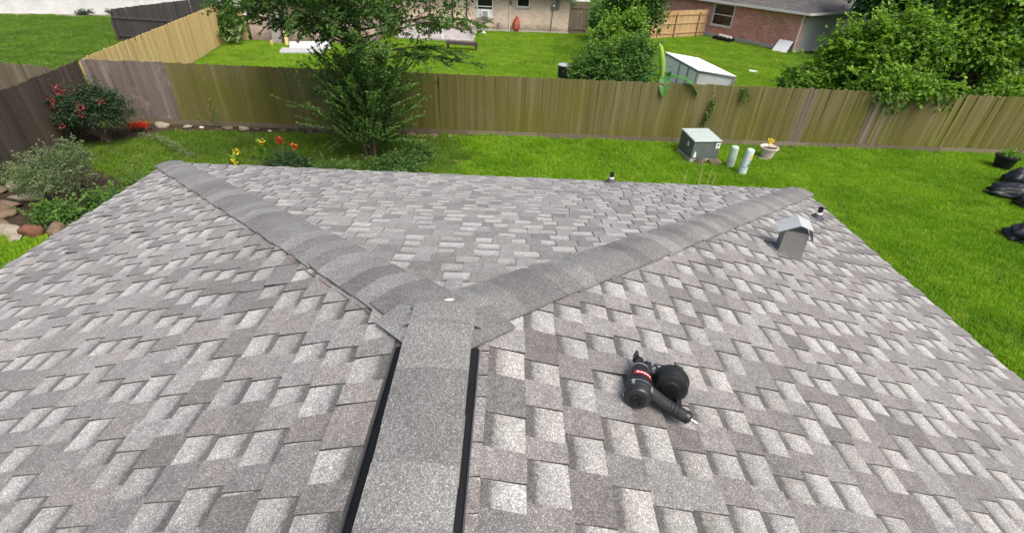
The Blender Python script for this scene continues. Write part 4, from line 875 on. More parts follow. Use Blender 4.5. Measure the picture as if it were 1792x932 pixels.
m = MB(); m.lathe((0, 0, 0.045), (0, 0, 0.40), [(0, 0.17), (0.55, 0.225), (0.80, 0.25), (0.82, 0.285), (0.97, 0.295), (1, 0.28)], 28, caps=False); m.lathe((0, 0, 0.40), (0, 0, 0.30), [(0, 0.28), (0.3, 0.245), (1, 0.235)], 28, caps=False)
m.build('bowl', M['pot'], fp); m = MB(); m.lathe((0, 0, 0.30), (0, 0, 0.325), [(0, 0.236), (0.6, 0.235), (1, 0.18)], 20); m.build('soil', M['soil'], fp)
rng = np.random.default_rng(36)
m = MB(); m.tube([(-.03, 0, .31), (-.035, 0, .45), (-.04, 0, .58)], 0.008, 5); m.build('stem', M['leaf_mid_plain'], fp); LV = Leaves(); clump_leaves(LV, (-.04, 0, .60), 0.06, 26, 0.09, 0.5); LV.build('petals', M['yellow'], fp, 0.7)
o = link('flat_stone', rock_mesh(81, .34, .24, .05), None, M['stone_pale']); o.location = (8.75, 13.75, 0.02); tag(o, 'flat pale stone under the whitewashed flower pot', 'rock')
bp = empty('planter_pot', (16.85, 13.8, 0)); tag(bp, 'black plastic pot with a small green plant by the fence', 'plant pot')
m = MB(); m.lathe((0, 0, 0), (0, 0, 0.46), [(0, 0.22), (0.88, 0.31), (0.89, 0.335), (1, 0.335)], 24); m.build('pot', M['blackpot'], bp); LV = Leaves()
for k in range(14): clump_leaves(LV, (rng.normal()*0.14, rng.normal()*0.14, 0.50+rng.uniform(0, .06)), 0.11, 26, 0.08, 0.45)
LV.build('plant', M['leaf_bright'], bp, 0.6)
def bag(x, y, sx, sy, sz, rz, label, tagpos, seed):
    r = np.random.default_rng(seed); bm = bmesh.new(); bmesh.ops.create_icosphere(bm, subdivisions=4, radius=1.0); fr = r.normal(size=(10, 3))*3.0; ph = r.uniform(0, 6.28, 10)
    for v in bm.verts:
        c = np.array(v.co); k = 1+0.085*sum(abs(math.sin(1.25*fr[i]@c+ph[i])) for i in range(10))-0.52; c = c*k; z = c[2]; z = z if z > 0 else z*0.35
        v.co = (c[0]*sx, c[1]*sy, z*sz)
    me = bpy.data.meshes.new('bag'); bm.to_mesh(me); bm.free(); me.polygons.foreach_set('use_smooth', [True]*len(me.polygons))
    e = empty('plastic_bag', (x, y, 0), rz); tag(e, label, 'bag', 'black bags on the lawn'); o = link('sack', me, e, M['bag']); o.location = (0, 0, sz*0.3)
    if tagpos:
        m = MB(); m.lathe((0, 0, 0), (0, 0, .05), [(0, .09), (0.6, .085), (1, .05)], 10); w = m.build('white_tag', M['sticker'], e); w.location = tagpos; w.scale = (1.3, .8, 1)
bag(16.3, 12.35, .66, .42, .40, .1, 'bulky black plastic bag nearest the black plant pot', None, 1)
bag(15.3, 11.35, .84, .34, .33, -.35, 'long black plastic bag with a white tag and bulky bag behind it', (-.68, .0, .07), 2)
bag(15.35, 10.75, .62, .38, .30, -.1, 'low black plastic bag between the two tagged ones', None, 3)
bag(13.55, 8.85, .76, .44, .36, .1, 'black plastic bag with a white tag alone on the open lawn', (-.44, -.33, .07), 4)

# ------------------------------------------------------------------ neighbouring houses
def uvbox(me):
    uv = me.uv_layers.new(name='UVMap'); 
    for p in me.polygons:
        n = p.normal
        for li in p.loop_indices:
            c = me.vertices[me.loops[li].vertex_index].co
            uv.data[li].uv = (c.y, c.z) if abs(n.x) > 0.7 else ((c.x, c.z) if abs(n.z) < 0.7 else (c.x, c.y))
def wallbox(name, mat, parent, x0, x1, y0, y1, z0, z1):
    o = MB().box(x0, x1, y0, y1, z0, z1).build(name, mat, parent); uvbox(o.data); return o
def wall_open(mat, parent, L, T, H, holes, z0=0.0):
    """wall along x 0..L, front face at y=0, thickness T to +y, with rectangular openings"""
    xs = sorted({0.0, L, *[v for h in holes for v in h[:2]]}); zs = sorted({z0, H, *[v for h in holes for v in h[2:]]}); m = MB()
    for i in range(len(xs)-1):
        for j in range(len(zs)-1):
            cx, cz = (xs[i]+xs[i+1])/2, (zs[j]+zs[j+1])/2
            if any(h[0] < cx < h[1] and h[2] < cz < h[3] for h in holes): continue
            m.box(xs[i], xs[i+1], 0, T, zs[j], zs[j+1])
    o = m.build('wall', mat, parent); bm = bmesh.new(); bm.from_mesh(o.data); bmesh.ops.remove_doubles(bm, verts=bm.verts, dist=1e-4)
    seen = {}; dele = []
    for f in bm.faces:
        k = tuple(sorted(v.index for v in f.verts)); 
        if k in seen: dele += [f, seen[k]]
        else: seen[k] = f
    bmesh.ops.delete(bm, geom=list(set(dele)), context='FACES'); bm.to_mesh(o.data); bm.free(); uvbox(o.data); return o
def window(parent, x0, x1, z0, z1, frame, glass, fw_=0.06, mid=True, sill=None, T=0.1, fr_out=0.02):
    m = MB(); m.box(x0, x1, -fr_out, T*0.6, z0, z0+fw_); m.box(x0, x1, -fr_out, T*0.6, z1-fw_, z1); m.box(x0, x0+fw_, -fr_out, T*0.6, z0+fw_, z1-fw_); m.box(x1-fw_, x1, -fr_out, T*0.6, z0+fw_, z1-fw_)
    if mid: zm = (z0+z1)/2; m.box(x0+fw_, x1-fw_, -fr_out*0.6, T*0.6, zm-0.03, zm+0.03)
    w = m.build('window', frame, parent)
    if mid:
        for a, b in ((z0+fw_, zm-0.03), (zm+0.03, z1-fw_)): MB().box(x0+fw_, x1-fw_, T*0.3, T*0.4, a, b).build('pane', glass, w)
    else: MB().box(x0+fw_, x1-fw_, T*0.3, T*0.4, z0+fw_, z1-fw_).build('pane', glass, w)
    if sill: MB().box(x0-0.05, x1+0.05, -0.07, 0.0, z0-0.09, z0-0.003).build('sill', sill, w)
    return w
def hip_roof(parent, x0, x1, y0, y1, z, h, mat, ov=0.45, fascia=None):
    x0 -= ov; x1 += ov; y0 -= ov; y1 += ov; k = min(x1-x0, y1-y0)/2; cx, cy = (x0+x1)/2, (y0+y1)/2
    if x1-x0 > y1-y0: r0, r1 = (x0+k, cy, z+h), (x1-k, cy, z+h); F = [(0, 1, 5, 4), (1, 2, 5), (2, 3, 4, 5), (3, 0, 4)]
    else: r0, r1 = (cx, y0+k, z+h), (cx, y1-k, z+h); F = [(0, 1, 4), (1, 2, 5, 4), (2, 3, 5), (3, 0, 4, 5)]
    m = MB(); m.add([(x0, y0, z), (x1, y0, z), (x1, y1, z), (x0, y1, z), r0, r1], F+[(3, 2, 1, 0)]); o = m.build('roof', mat, parent)
    if fascia:
        for a in ((x0-.02, x1+.02, y0-.05, y0-.003), (x0-.02, x1+.02, y1+.003, y1+.05), (x0-.05, x0-.003, y0-.003, y1+.003), (x1+.003, x1+.05, y0-.003, y1+.003)):
            MB().box(a[0], a[1], a[2], a[3], z-0.13, z+0.012).build('gutter', fascia, o)
    return o
# tan brick house: main wall runs from (-6.5,37.3) to (4.25,37.9)
th = empty('tan_brick_house', (-9.0, 37.2, 0), R(3)); tag(th, 'tan brick house with window air conditioner and grey patio', 'house')
wall_open(M['brick_tan'], th, 13.3, 0.2, 2.6, [(4.85, 5.80, 0.18, 2.1), (6.55, 7.75, 0.88, 2.3), (9.42, 10.38, 1.63, 2.5)])
wallbox('wall', M['brick_tan'], th, 0, 13.3, 7.8, 8, 0, 2.6); wallbox('wall', M['brick_tan'], th, 13.1, 13.3, 0.203, 7.797, 0, 2.6)
wallbox('foundation', M['concrete'], th, 5.9, 13.36, -0.06, -0.003, -0.02, 0.14)
d_ = MB().box(4.87, 5.78, 0.06, 0.12, 0.19, 2.09).build('door', M['door'], th); MB().box(5.68, 5.72, 0.02, 0.057, 1.0, 1.1).build('handle', M['steel'], d_)
for x in (4.80, 5.83): MB().box(x-0.05, x+0.05, -0.07, -0.004, 0.16, 2.35).build('door_frame', M['brownpaint'], th)
w = window(th, 6.56, 7.74, 0.89, 2.29, M['trim'], M['glass'], 0.08, True, M['concrete'])
MB().box(6.66, 7.64, 0.0, 0.02, 0.98, 1.42).build('filler_panel', M['white_plastic'], w)
ac = MB().box(6.90, 7.42, -0.28, -0.005, 0.97, 1.40).build('air_conditioner', M['white_plastic'], th, 0.02); MB().box(6.98, 7.34, -0.295, -0.282, 1.02, 1.33).build('grille', M['greyfabric'], ac)
window(th, 9.43, 10.37, 1.64, 2.49, M['trim'], M['glass'], 0.07, False, M['concrete'])
mt = MB().box(11.95, 12.25, -0.16, -0.004, 1.62, 2.0).build('electric_meter', M['metergrey'], th, 0.01); m = MB(); m.lathe((12.10, -0.16, 1.84), (12.10, -0.24, 1.84), [(0, .085), (0.7, .08), (1, .05)], 16); m.build('dial', M['white_plastic'], mt)
MB().box(12.28, 12.52, -0.12, -0.004, 1.62, 2.2).build('breaker_box', M['metergrey'], th); m = MB(); m.lathe((12.0, -.05, 0.02), (12.08, -.05, 1.62), [(0, .035), (1, .035)], 8); m.build('conduit', M['metergrey'], th)
m = MB(); m.lathe((8.95, -.06, 0.02), (8.95, -.06, 2.5), [(0, .035), (1, .035)], 8); m.build('downspout', M['trim'], th); MB().box(8.87, 9.07, -.1, -.004, 1.75, 2.05).build('cable_box', M['stone_pale'], th)
m = MB(); m.tube([(8.1, -.05, 0.1), (8.15, -.1, 0.45), (8.15, -.1, 0.6)], 0.025, 6); m.tube([(8.0, -.1, 0.55), (8.15, -.1, 0.57), (8.3, -.1, 0.55)], 0.03, 6); m.build('tap_pipe', M['galvdull'], th)
hip_roof(th, -0.2, 13.3, -0.2, 8, 2.62, 1.7, M['roof_far'], 0.5, M['trim'])
# projecting wing of pinkish brick
wg = empty('brick_wing_house', (-15.35, 29.75, 0), R(6)); tag(wg, 'pinkish brick house wing behind the leaning boards and tall tree', 'house')
wallbox('wall', M['brick_pink'], wg, 0, 7.2, 0, 0.2, 0, 2.55); wallbox('wall', M['brick_pink'], wg, 7.0, 7.2, 0.203, 8, 0, 2.55); wallbox('wall', M['brick_pink'], wg, 0, 0.2, 0.203, 8, 0, 2.55)
hip_roof(wg, 0, 7.2, 0, 8, 2.57, 1.3, M['roof_far'], 0.5, M['trim'])
# patio, railing and step in front of the door
pt = MB(); pt.box(-7.4, -2.35, 32.6, 37.0, -.02, .12); tag(pt.build('patio', M['slabgrey'], None, 0.01), None, None, kind='structure')
pt = MB(); pt.box(-7.6, -4.5, 35.3, 36.9, .122, .36); tag(pt.build('patio_step', M['concrete'], None, 0.01), None, None, kind='structure')
rl = empty('patio_railing', (-2.45, 33.0, 0.12), R(6)); tag(rl, 'grey metal railing along the patio edge by the birdbath', 'railing')
for y in (0.1, 1.4, 2.7, 4.0): m = MB(); m.lathe((0, y, 0), (-.02*y, y, .78), [(0, .025), (1, .025)], 8); m.build('post', M['galvdull'], rl)
m = MB(); m.tube([(0, .1, .78), (-.04, 2, .8), (-.08, 4.0, .78)], 0.03, 6); m.build('top_rail', M['white_plastic'], rl); m = MB(); m.tube([(0, .1, .4), (-.08, 4.0, .4)], 0.02, 6); m.build('lower_rail', M['galvdull'], rl)
pp = empty('patio_post', (-4.35, 32.75, 0.0)); tag(pp, 'short white post at the patio edge behind the dark bench', 'post')
m = MB(); m.box(-.05, .05, -.05, .05, 0.1, .78); m.build('shaft', M['white_plastic'], pp); m = MB(); m.box(-.085, .085, -.085, .085, .785, .86); m.build('finial', M['white_plastic'], pp, 0.02)
m = MB(); m.lathe((-3.45, 36.9, .125), (-3.45, 36.9, .16), [(0, .55), (1, .5)], 20); tag(m.build('door_mat', M['stone_dark']), 'round dark door mat on the patio before the cream door', 'mat')
for i, (x, y) in enumerate(((-5.6, 34.3), (-5.35, 34.35))):
    m = MB(); m.tube([(x, y, .125), (x, y, .25), (x+.02, y, .33)], [.09, .1, .05], 8); tag(m.build('garden_figurine', M['blackpot']), 'small dark figurine on the patio slab', 'figurine', 'figurines on the patio')
bn = empty('bench', (-2.8, 29.75, 0), R(-3)); tag(bn, 'long dark wooden bench on the grass before the patio', 'bench')
m = MB(); 
for k in range(4): MB().box(-.95, .95, -.24+.12*k, -.13+.12*k, .44, .48).build('slat', M['bench'], bn)
for y in (-.22, .22): MB().box(-.90, .90, y-.02, y+.02, .33, .437).build('apron', M['bench'], bn)
for x in (-.85, .85):
    for y in (-.17, .17): MB().box(x-.05, x+.05, y-.025, y+.025, 0, .437).build('leg', M['bench'], bn)
bb = empty('birdbath', (-1.9, 36.3, 0)); tag(bb, 'pale stone birdbath under the window', 'birdbath')
m = MB(); m.lathe((0, 0, 0), (0, 0, .66), [(0, .2), (.08, .2), (.14, .13), (.5, .09), (.9, .11), (1, .16)], 16); m.build('pedestal', M['stone_white'], bb)
m = MB(); m.lathe((0, 0, .66), (0, 0, .80), [(0, .15), (.5, .36), (.9, .42), (1, .40)], 20, caps=False); m.lathe((0, 0, .79), (0, 0, .72), [(0, .40), (1, .2)], 20); m.build('basin', M['stone_pale'], bb)
hz = empty('garden_hose', (0.46, 37.5, 0)); tag(hz, 'coiled red garden hose hanging on the tan brick wall', 'hose')
m = MB()
for k in range(5):
    pts = []
    for i in range(25):
        a = 2*math.pi*i/24; wv = .27-.03*k+.02*math.sin(3*a+k); pts.append((wv*math.sin(a)*(1-.55*max(0, math.cos(a))), -.05-.03*k+.02*math.sin(a*2), .58+(.50-.035*k)*math.cos(a)))
    m.tube(pts, .026, 6)
m.build('coil', M['hose'], hz); m = MB(); m.box(-.05, .05, -.16, .05, .98, 1.06); m.build('hanger', M['metergrey'], hz)
gt = empty('garden_gate', (4.35, 38.0, 0), R(12)); tag(gt, 'grey brown wooden gate with diagonal brace beside the tan house', 'gate')
for k in range(9): MB().box(.05+.14*k, .186+.14*k, 0, .02, .06, 2.02).build('board', M['gatewood'], gt)
for z in (.35, 1.75): MB().box(.05, 1.31, -.04, -.003, z-.05, z+.05).build('rail', M['gatewood'], gt)
m = MB(); m.hexa([(.10, -.035, .4), (.20, -.035, .4), (.20, -.004, .4), (.10, -.004, .4)][::1], [(1.10, -.035, 1.7), (1.2, -.035, 1.7), (1.2, -.004, 1.7), (1.10, -.004, 1.7)]); m.build('brace', M['gatewood'], gt)
for x in (-.06, 1.36): MB().box(x-.05, x+.05, -.05, .05, -.02, 2.15).build('post', M['gatewood'], gt)
MB().box(-.1, 1.42, -.05, .05, 2.153, 2.25).build('lintel', M['trim'], gt)
# boards, slab mattress and planks against the wing
for i, (x, w_, h, dx, mat) in enumerate(((-13.95, .30, 1.75, .05, 'greywood'), (-13.65, .24, 1.72, .06, 'greywood'), (-13.42, .26, 1.60, .10, 'fence_dark'), (-13.15, .16, 1.58, .02, 'greywood'))):
    m = MB(); m.hexa([(x, 29.25, 0), (x+w_, 29.25, 0), (x+w_, 29.29, 0), (x, 29.29, 0)], [(x-dx, 29.72, h), (x+w_-dx, 29.72, h), (x+w_-dx, 29.76, h), (x-dx, 29.76, h)]); tag(m.build('leaning_board', M[mat]), ('widest grey board leaning on the pinkish brick wall', 'grey board leaning between the widest board and the charcoal one', 'charcoal dark board leaning among the grey boards', 'narrow grey board leaning next to the pale yellow board')[i], 'board', 'boards leaning on the brick wall')
m = MB(); m.hexa([(-13.0, 28.75, 0), (-12.82, 28.75, 0), (-12.82, 28.8, 0), (-13.0, 28.8, 0)], [(-13.25, 29.45, 1.12), (-13.07, 29.45, 1.12), (-13.07, 29.5, 1.12), (-13.25, 29.5, 1.12)]); tag(m.build('leaning_board', M['fence_new']), 'pale yellow board leaning beside the grey boards', 'board', 'boards leaning on the brick wall')
m = MB(); m.box(-13.75, -13.6, 28.5, 28.6, 0, .28); tag(m.build('timber_block', M['fence_new'], None, .01), 'short upright yellow timber offcut below the leaning boards', 'timber')
sw = empty('white_slab', (-11.2, 27.3, 0), R(14)); tag(sw, 'white rectangular slab lying on the grass below the leaning boards', 'slab')
m = MB(); m.box(-1.35, .9, -.75, .3, .0, .16); m.build('slab', M['galv'], sw, .03); m = MB(); m.hexa([(-1.0, .45, 0), (1.2, .45, 0), (1.2, .53, 0), (-1.0, .53, 0)], [(-1.0, .85, .38), (1.2, .85, .38), (1.2, .93, .38), (-1.0, .93, .38)]); m.build('raised_panel', M['galv'], sw, .01)
# leafy plants near the yellow panel
rng = np.random.default_rng(37)
e = empty('leafy_plant', (-15.7, 28.1, 0)); tag(e, 'broad leaved green plant between the yellow fence and brick wing', 'plant'); LV = Leaves()
for k in range(60):
    a = rng.uniform(0, 6.28); LV.add(np.array([[rng.normal()*.35, rng.normal()*.35, rng.uniform(.1, .8)]]), np.array([[math.cos(a), math.sin(a), .7]]), np.array([[0, 0, 1.0]]), np.array([rng.uniform(.4, .8)]), np.array([rng.uniform(.3, .9)]))
LV.build('leaves', M['leaf_pale'], e, 0.25)
mass('bush', 'green bush at the end of the yellow fence below the tree crown', 'bush', (-16.0, 28.9), [(0, 0, .8, .55, .6, .9)], 50, .28, 60, .13, M['leaf_mid'], .4, 'bushes behind the back fence', seed=60)
# dustbin, leaning stone, coop, litter
db = empty('dustbin', (2.62, 21.6, 0)); tag(db, 'dark dustbin with pale lid on the grass beside the bushes', 'dustbin'); m = MB(); m.lathe((0, 0, 0), (0, 0, 1.05), [(0, .23), (1, .28)], 20); m.build('barrel', M['blackpot'], db); m = MB(); m.lathe((0, 0, 1.05), (0, 0, 1.12), [(0, .30), (.5, .30), (1, .24)], 20); m.build('lid', M['galv'], db)
o = link('leaning_stone', rock_mesh(91, .42, .2, 1.0), None, M['concrete']); o.location = (6.35, 33.4, .5); o.rotation_euler = (.1, .15, 0); tag(o, 'upright pale grey stone among the vines near the gate', 'rock')
cp = empty('animal_coop', (8.9, 20.95, 0)); tag(cp, 'white covered coop with grey timber frame behind the fence', 'coop')
cA, cB, cC, cD = Vector((8.17, 25.18, 0)), Vector((8.63, 21.26, 0)), Vector((9.9, 20.33, 0)), Vector((9.45, 24.0, 0)); o0 = Vector((8.9, 20.95, 0)); cc = [v-o0 for v in (cA, cB, cC, cD)]
zt = [1.22, 1.22, 1.16, 1.16]
for (i, j) in ((0, 1), (1, 2), (2, 3), (3, 0)):
    m = MB(); a, b = cc[i], cc[j]; d = (b-a).normalized(); n = Vector((d.y, -d.x, 0))*.02; k0, k1 = a+d*.045, b-d*.045
    m.hexa([k0-n+Vector((0, 0, .05)), k1-n+Vector((0, 0, .05)), k1+n+Vector((0, 0, .05)), k0+n+Vector((0, 0, .05))], [k0-n+Vector((0, 0, 1.08)), k1-n+Vector((0, 0, 1.08)), k1+n+Vector((0, 0, 1.08)), k0+n+Vector((0, 0, 1.08))]); m.build('wall_panel', M['tarp'], cp)
    m = MB(); up_ = Vector((0, 0, .1)); q = [a-n*2, b-n*2, b+n*2, a+n*2]; m.hexa([q[0]+Vector((0, 0, 1.085)), q[1]+Vector((0, 0, 1.085)), q[2]+Vector((0, 0, 1.085)), q[3]+Vector((0, 0, 1.085))], [q[0]+Vector((0, 0, 1.165)), q[1]+Vector((0, 0, 1.165)), q[2]+Vector((0, 0, 1.165)), q[3]+Vector((0, 0, 1.165))]); m.build('top_beam', M['greywood'], cp)
for a in cc+[(cc[0]+cc[1])/2, cc[0]*.25+cc[1]*.75]: m = MB(); m.box(a.x-.05, a.x+.05, a.y-.05, a.y+.05, 0, 1.08); m.build('post', M['greywood'], cp)
ov = [cc[0]*1.03, cc[1]*1.0+Vector((-.06, -.06, 0)), cc[2]+Vector((.06, -.06, 0)), cc[3]*1.03+Vector((.05, 0, 0))]
m = MB(); m.hexa([v+Vector((0, 0, 1.17)) for v in ov], [v+Vector((0, 0, 1.205)) for v in ov]); m.build('roof', M['tarp'], cp)
m = MB(); m.hexa([(13.75, 27.3, .03), (14.2, 27.2, .03), (14.25, 27.5, .03), (13.8, 27.6, .03)], [(13.75, 27.3, .08), (14.15, 27.2, .10), (14.2, 27.5, .07), (13.8, 27.6, .1)]); tag(m.build('paper_scrap', M['white_plastic']), 'white scrap lying on the grass of the red house yard', 'litter')
# red brick house
v0, v1 = Vector((15.0, 41.4)), Vector((19.72, 34.44)); dv = (v1-v0).normalized(); an = math.atan2(dv.y, dv.x)
rh = empty('red_brick_house', (v0.x-dv.x*6, v0.y-dv.y*6, 0), an); tag(rh, 'red brick house with white gutter and dark window', 'house')
LW = 6+(v1-v0).length
wall_open(M['brick_red'], rh, LW, 0.2, 2.45, [(7.2, 9.05, .82, 2.36)], 0.0)
wallbox('foundation', M['concrete'], rh, 0, LW+.03, -.05, -.003, -.02, .26)
wallbox('wall', M['siding'], rh, LW-.2, LW, .203, 7, 0, 2.45); wallbox('wall', M['siding'], rh, LW-.2, LW+6.5, 7.003, 7.2, 0, 2.45)
window(rh, 7.21, 9.04, .83, 2.35, M['trim'], M['glass'], .09, True, M['brick_red'], fr_out=0.03)
hip_roof(rh, 0, LW, 0, 13, 2.5, 2.6, M['roof_far'], .5, M['trim'])
m = MB(); m.box(LW-.12, LW-.02, -.13, -.055, .1, 2.36); m.build('downspout', M['trim'], rh); m = MB(); m.lathe((LW-2.2, 1.2, 2.9), (LW-2.2, 1.2, 3.75), [(0, .05), (1, .05)], 10); m.build('roof_pipe', M['trim'], rh)
e = empty('planter_box', (16.05, 38.2, 0), an); tag(e, 'dark planter box of rubble against the red brick wall', 'planter'); MB().box(-.7, .8, -.3, .3, 0, .28).build('trough', M['blackpot'], e, .02)
for k in range(5): o = link('rubble', rock_mesh(120+k, .2, .15, .14), e, M['stone_white']); o.location = (-.3+.22*k, 0, .33)
m = MB(); m.hexa([(18.35, 34.9, 0), (18.95, 34.05, 0), (19.0, 34.1, 0), (18.4, 34.95, 0)], [(18.85, 35.25, .72), (19.4, 34.4, .72), (19.45, 34.45, .72), (18.9, 35.3, .72)]); tag(m.build('metal_sheet', M['white_plastic']), 'pale grey panel leaning on the red brick wall end', 'panel')
# white painted brick house
wh = empty('white_brick_house', (-37, 34.4, 0), R(14.5)); tag(wh, 'white painted brick house beyond the far green yard', 'house')
wallbox('wall', M['brick_white'], wh, 0, 20, 0, .2, 0, 2.7); wallbox('wall', M['brick_white'], wh, 19.8, 20, .203, 8, 0, 2.7); hip_roof(wh, 0, 20, 0, 8, 2.72, 1.7, M['roof_far'], .5, M['trim'])
window(wh, 2.6, 3.4, 1.0, 2.2, M['trim'], M['glass'], .06, True, None, fr_out=.03)
m = MB(); m.box(-35, -16, 34.9, 37.8, .0, .012); 
sheet('dirt_strip', [(-36.0, 33.6), (-24.5, 36.6), (-24.7, 37.5), (-36.2, 34.6)], .006, M['stone_pale'])
rng = np.random.default_rng(38)
for i, (x, y) in enumerate(((-29.8, 35.7), (-27.9, 36.3))):
    LV = Leaves(); e = empty('small_shrub', (x, y, 0)); tag(e, 'small dark shrub at the foot of the white brick wall', 'shrub', 'shrubs by the white wall')
    for k in range(12): clump_leaves(LV, (rng.normal()*.3, rng.normal()*.15, rng.uniform(.1, .35)), .18, 40, .11, .2)
    LV.build('foliage', M['leaf_myrtle'], e, .6)

# ------------------------------------------------------------------ lawns (grass blades scattered as patches)
def grass_mat(name, dark, light, yellow):
    t = NT(name); p = t.pos(); n = t.noise(0.45, p, 5, 0.6); n2 = t.noise(1.6, p, 5, 0.7); r = t.rand()
    c = t.mix(t.ramp(n, [(0.32, 0.0), (0.68, 1.0)]), dark, light); c = t.mix(t.ramp(n2, [(0.48, 0.0), (0.72, 0.7)]), c, yellow)
    c = t.mix(1.0, c, t.ramp(r, [(0.0, 0.86), (1.0, 1.0)]), 'MULTIPLY')
    n3 = t.noise(16, p, 3, 0.7); c = t.mix(1.0, c, t.ramp(n3, [(0.3, 0.78), (0.5, 1.0), (0.72, 1.22)]), 'MULTIPLY')
    t.out(c, 0.6, 0.2); tr = t.node('BsdfTranslucent'); t.l.new(t.mix(1.0, c, (1, 1, .4), 'MULTIPLY'), tr.inputs[0]); mx = t.node('MixShader'); mx.inputs[0].default_value = .35
    t.l.new(t.b.outputs[0], mx.inputs[1]); t.l.new(tr.outputs[0], mx.inputs[2]); t.l.new(mx.outputs[0], t.n['Material Output'].inputs[0]); return t.m
M['grass'] = grass_mat('lawn_blades', (0.145, 0.325, 0.012), (0.275, 0.495, 0.022), (0.40, 0.55, 0.06))
M['grass_dull'] = grass_mat('shaded_rough_grass', (0.10, 0.20, 0.02), (0.19, 0.34, 0.03), (0.28, 0.30, 0.09))  # dull rough grass, with the shade round the tree put into its colour
M['grass_far'] = grass_mat('far_lawn_blades', (0.16, 0.35, 0.014), (0.30, 0.50, 0.03), (0.46, 0.54, 0.11))
M['grass_left'] = grass_mat('left_yard_blades', (0.09, 0.21, 0.02), (0.17, 0.32, 0.03), (0.30, 0.36, 0.12))
def patch(name, size, n, h, w, mat, seed):
    r = np.random.default_rng(seed); P = np.c_[r.uniform(-size/2, size/2, (n, 2)), np.zeros(n)]; a = r.uniform(0, 6.28, n); ln = r.uniform(.15, .9, n); hh = h*r.uniform(.55, 1.15, n)
    side = np.c_[np.cos(a), np.sin(a), np.zeros(n)]*w*.5; lean = np.c_[-np.sin(a), np.cos(a), np.zeros(n)]*(ln*hh)[:, None]
    V = np.empty((n, 4, 3)); V[:, 0] = P-side; V[:, 1] = P+side; V[:, 2] = P+side*.35+lean+np.c_[np.zeros((n, 2)), hh]; V[:, 3] = P-side*.35+lean+np.c_[np.zeros((n, 2)), hh]
    me = npmesh(name, V.reshape(-1, 3), np.arange(4*n).reshape(n, 4)); me.materials.append(mat); return bpy.data.objects.new(name, me)
def scatter(name, pts, pob):
    me = bpy.data.meshes.new(name); me.from_pydata([tuple(p) for p in pts], [], []); o = link(name, me); tag(o, None, None, kind='stuff')
    ng = bpy.data.node_groups.new(name, 'GeometryNodeTree'); ng.interface.new_socket('Geometry', in_out='INPUT', socket_type='NodeSocketGeometry'); ng.interface.new_socket('Geometry', in_out='OUTPUT', socket_type='NodeSocketGeometry')
    N = ng.nodes; gi = N.new('NodeGroupInput'); go = N.new('NodeGroupOutput'); ip = N.new('GeometryNodeInstanceOnPoints'); oi = N.new('GeometryNodeObjectInfo'); oi.inputs[0].default_value = pob
    rv = N.new('FunctionNodeRandomValue'); rv.data_type = 'FLOAT_VECTOR'; rv.inputs[0].default_value = (0, 0, 0); rv.inputs[1].default_value = (0, 0, 6.283)
    rs = N.new('FunctionNodeRandomValue'); rs.data_type = 'FLOAT_VECTOR'; rs.inputs[0].default_value = (.85, .85, .8); rs.inputs[1].default_value = (1.2, 1.2, 1.25)
    L_ = ng.links; L_.new(gi.outputs[0], ip.inputs['Points']); L_.new(oi.outputs['Geometry'], ip.inputs['Instance']); L_.new(rv.outputs[0], ip.inputs['Rotation']); L_.new(rs.outputs[0], ip.inputs['Scale']); L_.new(ip.outputs[0], go.inputs[0])
    md = o.modifiers.new('scatter', 'NODES'); md.node_group = ng; return o
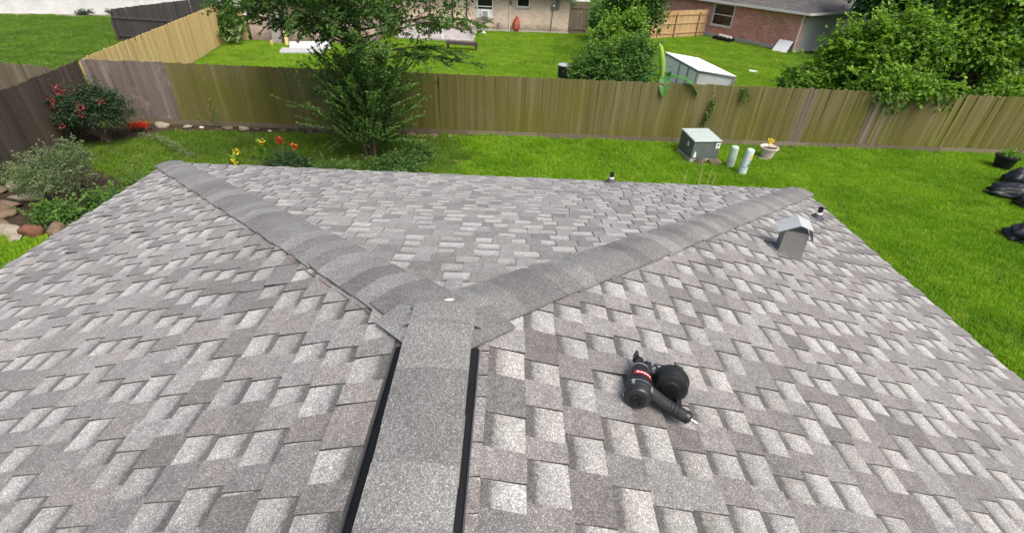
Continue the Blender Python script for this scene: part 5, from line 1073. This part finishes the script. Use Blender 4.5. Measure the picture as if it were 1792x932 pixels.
def grid(x0, x1, y0, y1, s_, poly=None, excl=(), seed=0):
    r = np.random.default_rng(seed); xs, ys = np.meshgrid(np.arange(x0, x1, s_), np.arange(y0, y1, s_)); P = np.c_[xs.ravel(), ys.ravel(), np.zeros(xs.size)]; P[:, :2] += r.uniform(-.3, .3, (len(P), 2))*s_
    k = np.ones(len(P), bool)
    if poly: k &= inside(P, poly)
    for e in excl: k &= ~inside(P, e)
    return P[k]
yard = [(-13.2, 14.25), (-11.0, 3.0), (-9, 1.0), (22, 1.0), (22, 15.2)]
hb_ = [(-3.7, -5), (3.7, -5), (3.7, 3.7), (-3.7, 3.7)]
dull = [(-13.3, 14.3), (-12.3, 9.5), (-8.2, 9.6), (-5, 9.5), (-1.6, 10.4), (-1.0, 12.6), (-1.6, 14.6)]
A = grid(-13.3, 22, 1, 15.2, .34, yard, (hb_, BED_LEFT, BED_BACK, BED_TREE, dull), 1)
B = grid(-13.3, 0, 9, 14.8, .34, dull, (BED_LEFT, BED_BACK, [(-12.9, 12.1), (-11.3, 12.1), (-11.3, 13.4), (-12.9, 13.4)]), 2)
keep = (np.abs(A[:, 0]-6.47) > .6) | (np.abs(A[:, 1]-13.72) > .65)
scatter('lawn_grass', A[keep], patch('grass_patch', .46, 420, .075, .011, M['grass'], 1))
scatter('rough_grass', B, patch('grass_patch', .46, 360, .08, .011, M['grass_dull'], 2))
pat = [(-7.6, 32.4), (-2.2, 32.4), (-2.2, 37.3), (-7.6, 37.3)]; cpx = [(8.0, 25.4), (8.5, 21.0), (10.0, 20.1), (9.5, 24.2)]
back = [(-13.4, 15.0), (24, 15.8), (24, 33), (20.0, 34.0), (15.2, 40.9), (10, 37.6), (5.8, 38.3), (-2, 37.3), (-7.6, 36.5), (-8.3, 30.4), (-15.3, 29.5), (-16.4, 29.4)]
scatter('back_yard_grass', grid(-16.6, 24, 15, 41, .6, back, (pat, cpx), 3), patch('grass_patch', .82, 620, .075, .014, M['grass_far'], 3))
leftp = [(-13.9, 15.2), (-20.5, 15.2), (-38, 15), (-38, 33.4), (-24, 36.8), (-20, 35.8), (-17.0, 29.8)]
scatter('left_yard_grass', grid(-38, -13, 14.9, 37, .6, leftp, (), 4), patch('grass_patch', .82, 600, .085, .014, M['grass_left'], 4))
sheet('bare_patch', [(0.2, 28.0), (.9, 27.8), (1.2, 28.3), (.7, 28.8), (.2, 28.6)], .008, M['stone_pale'])
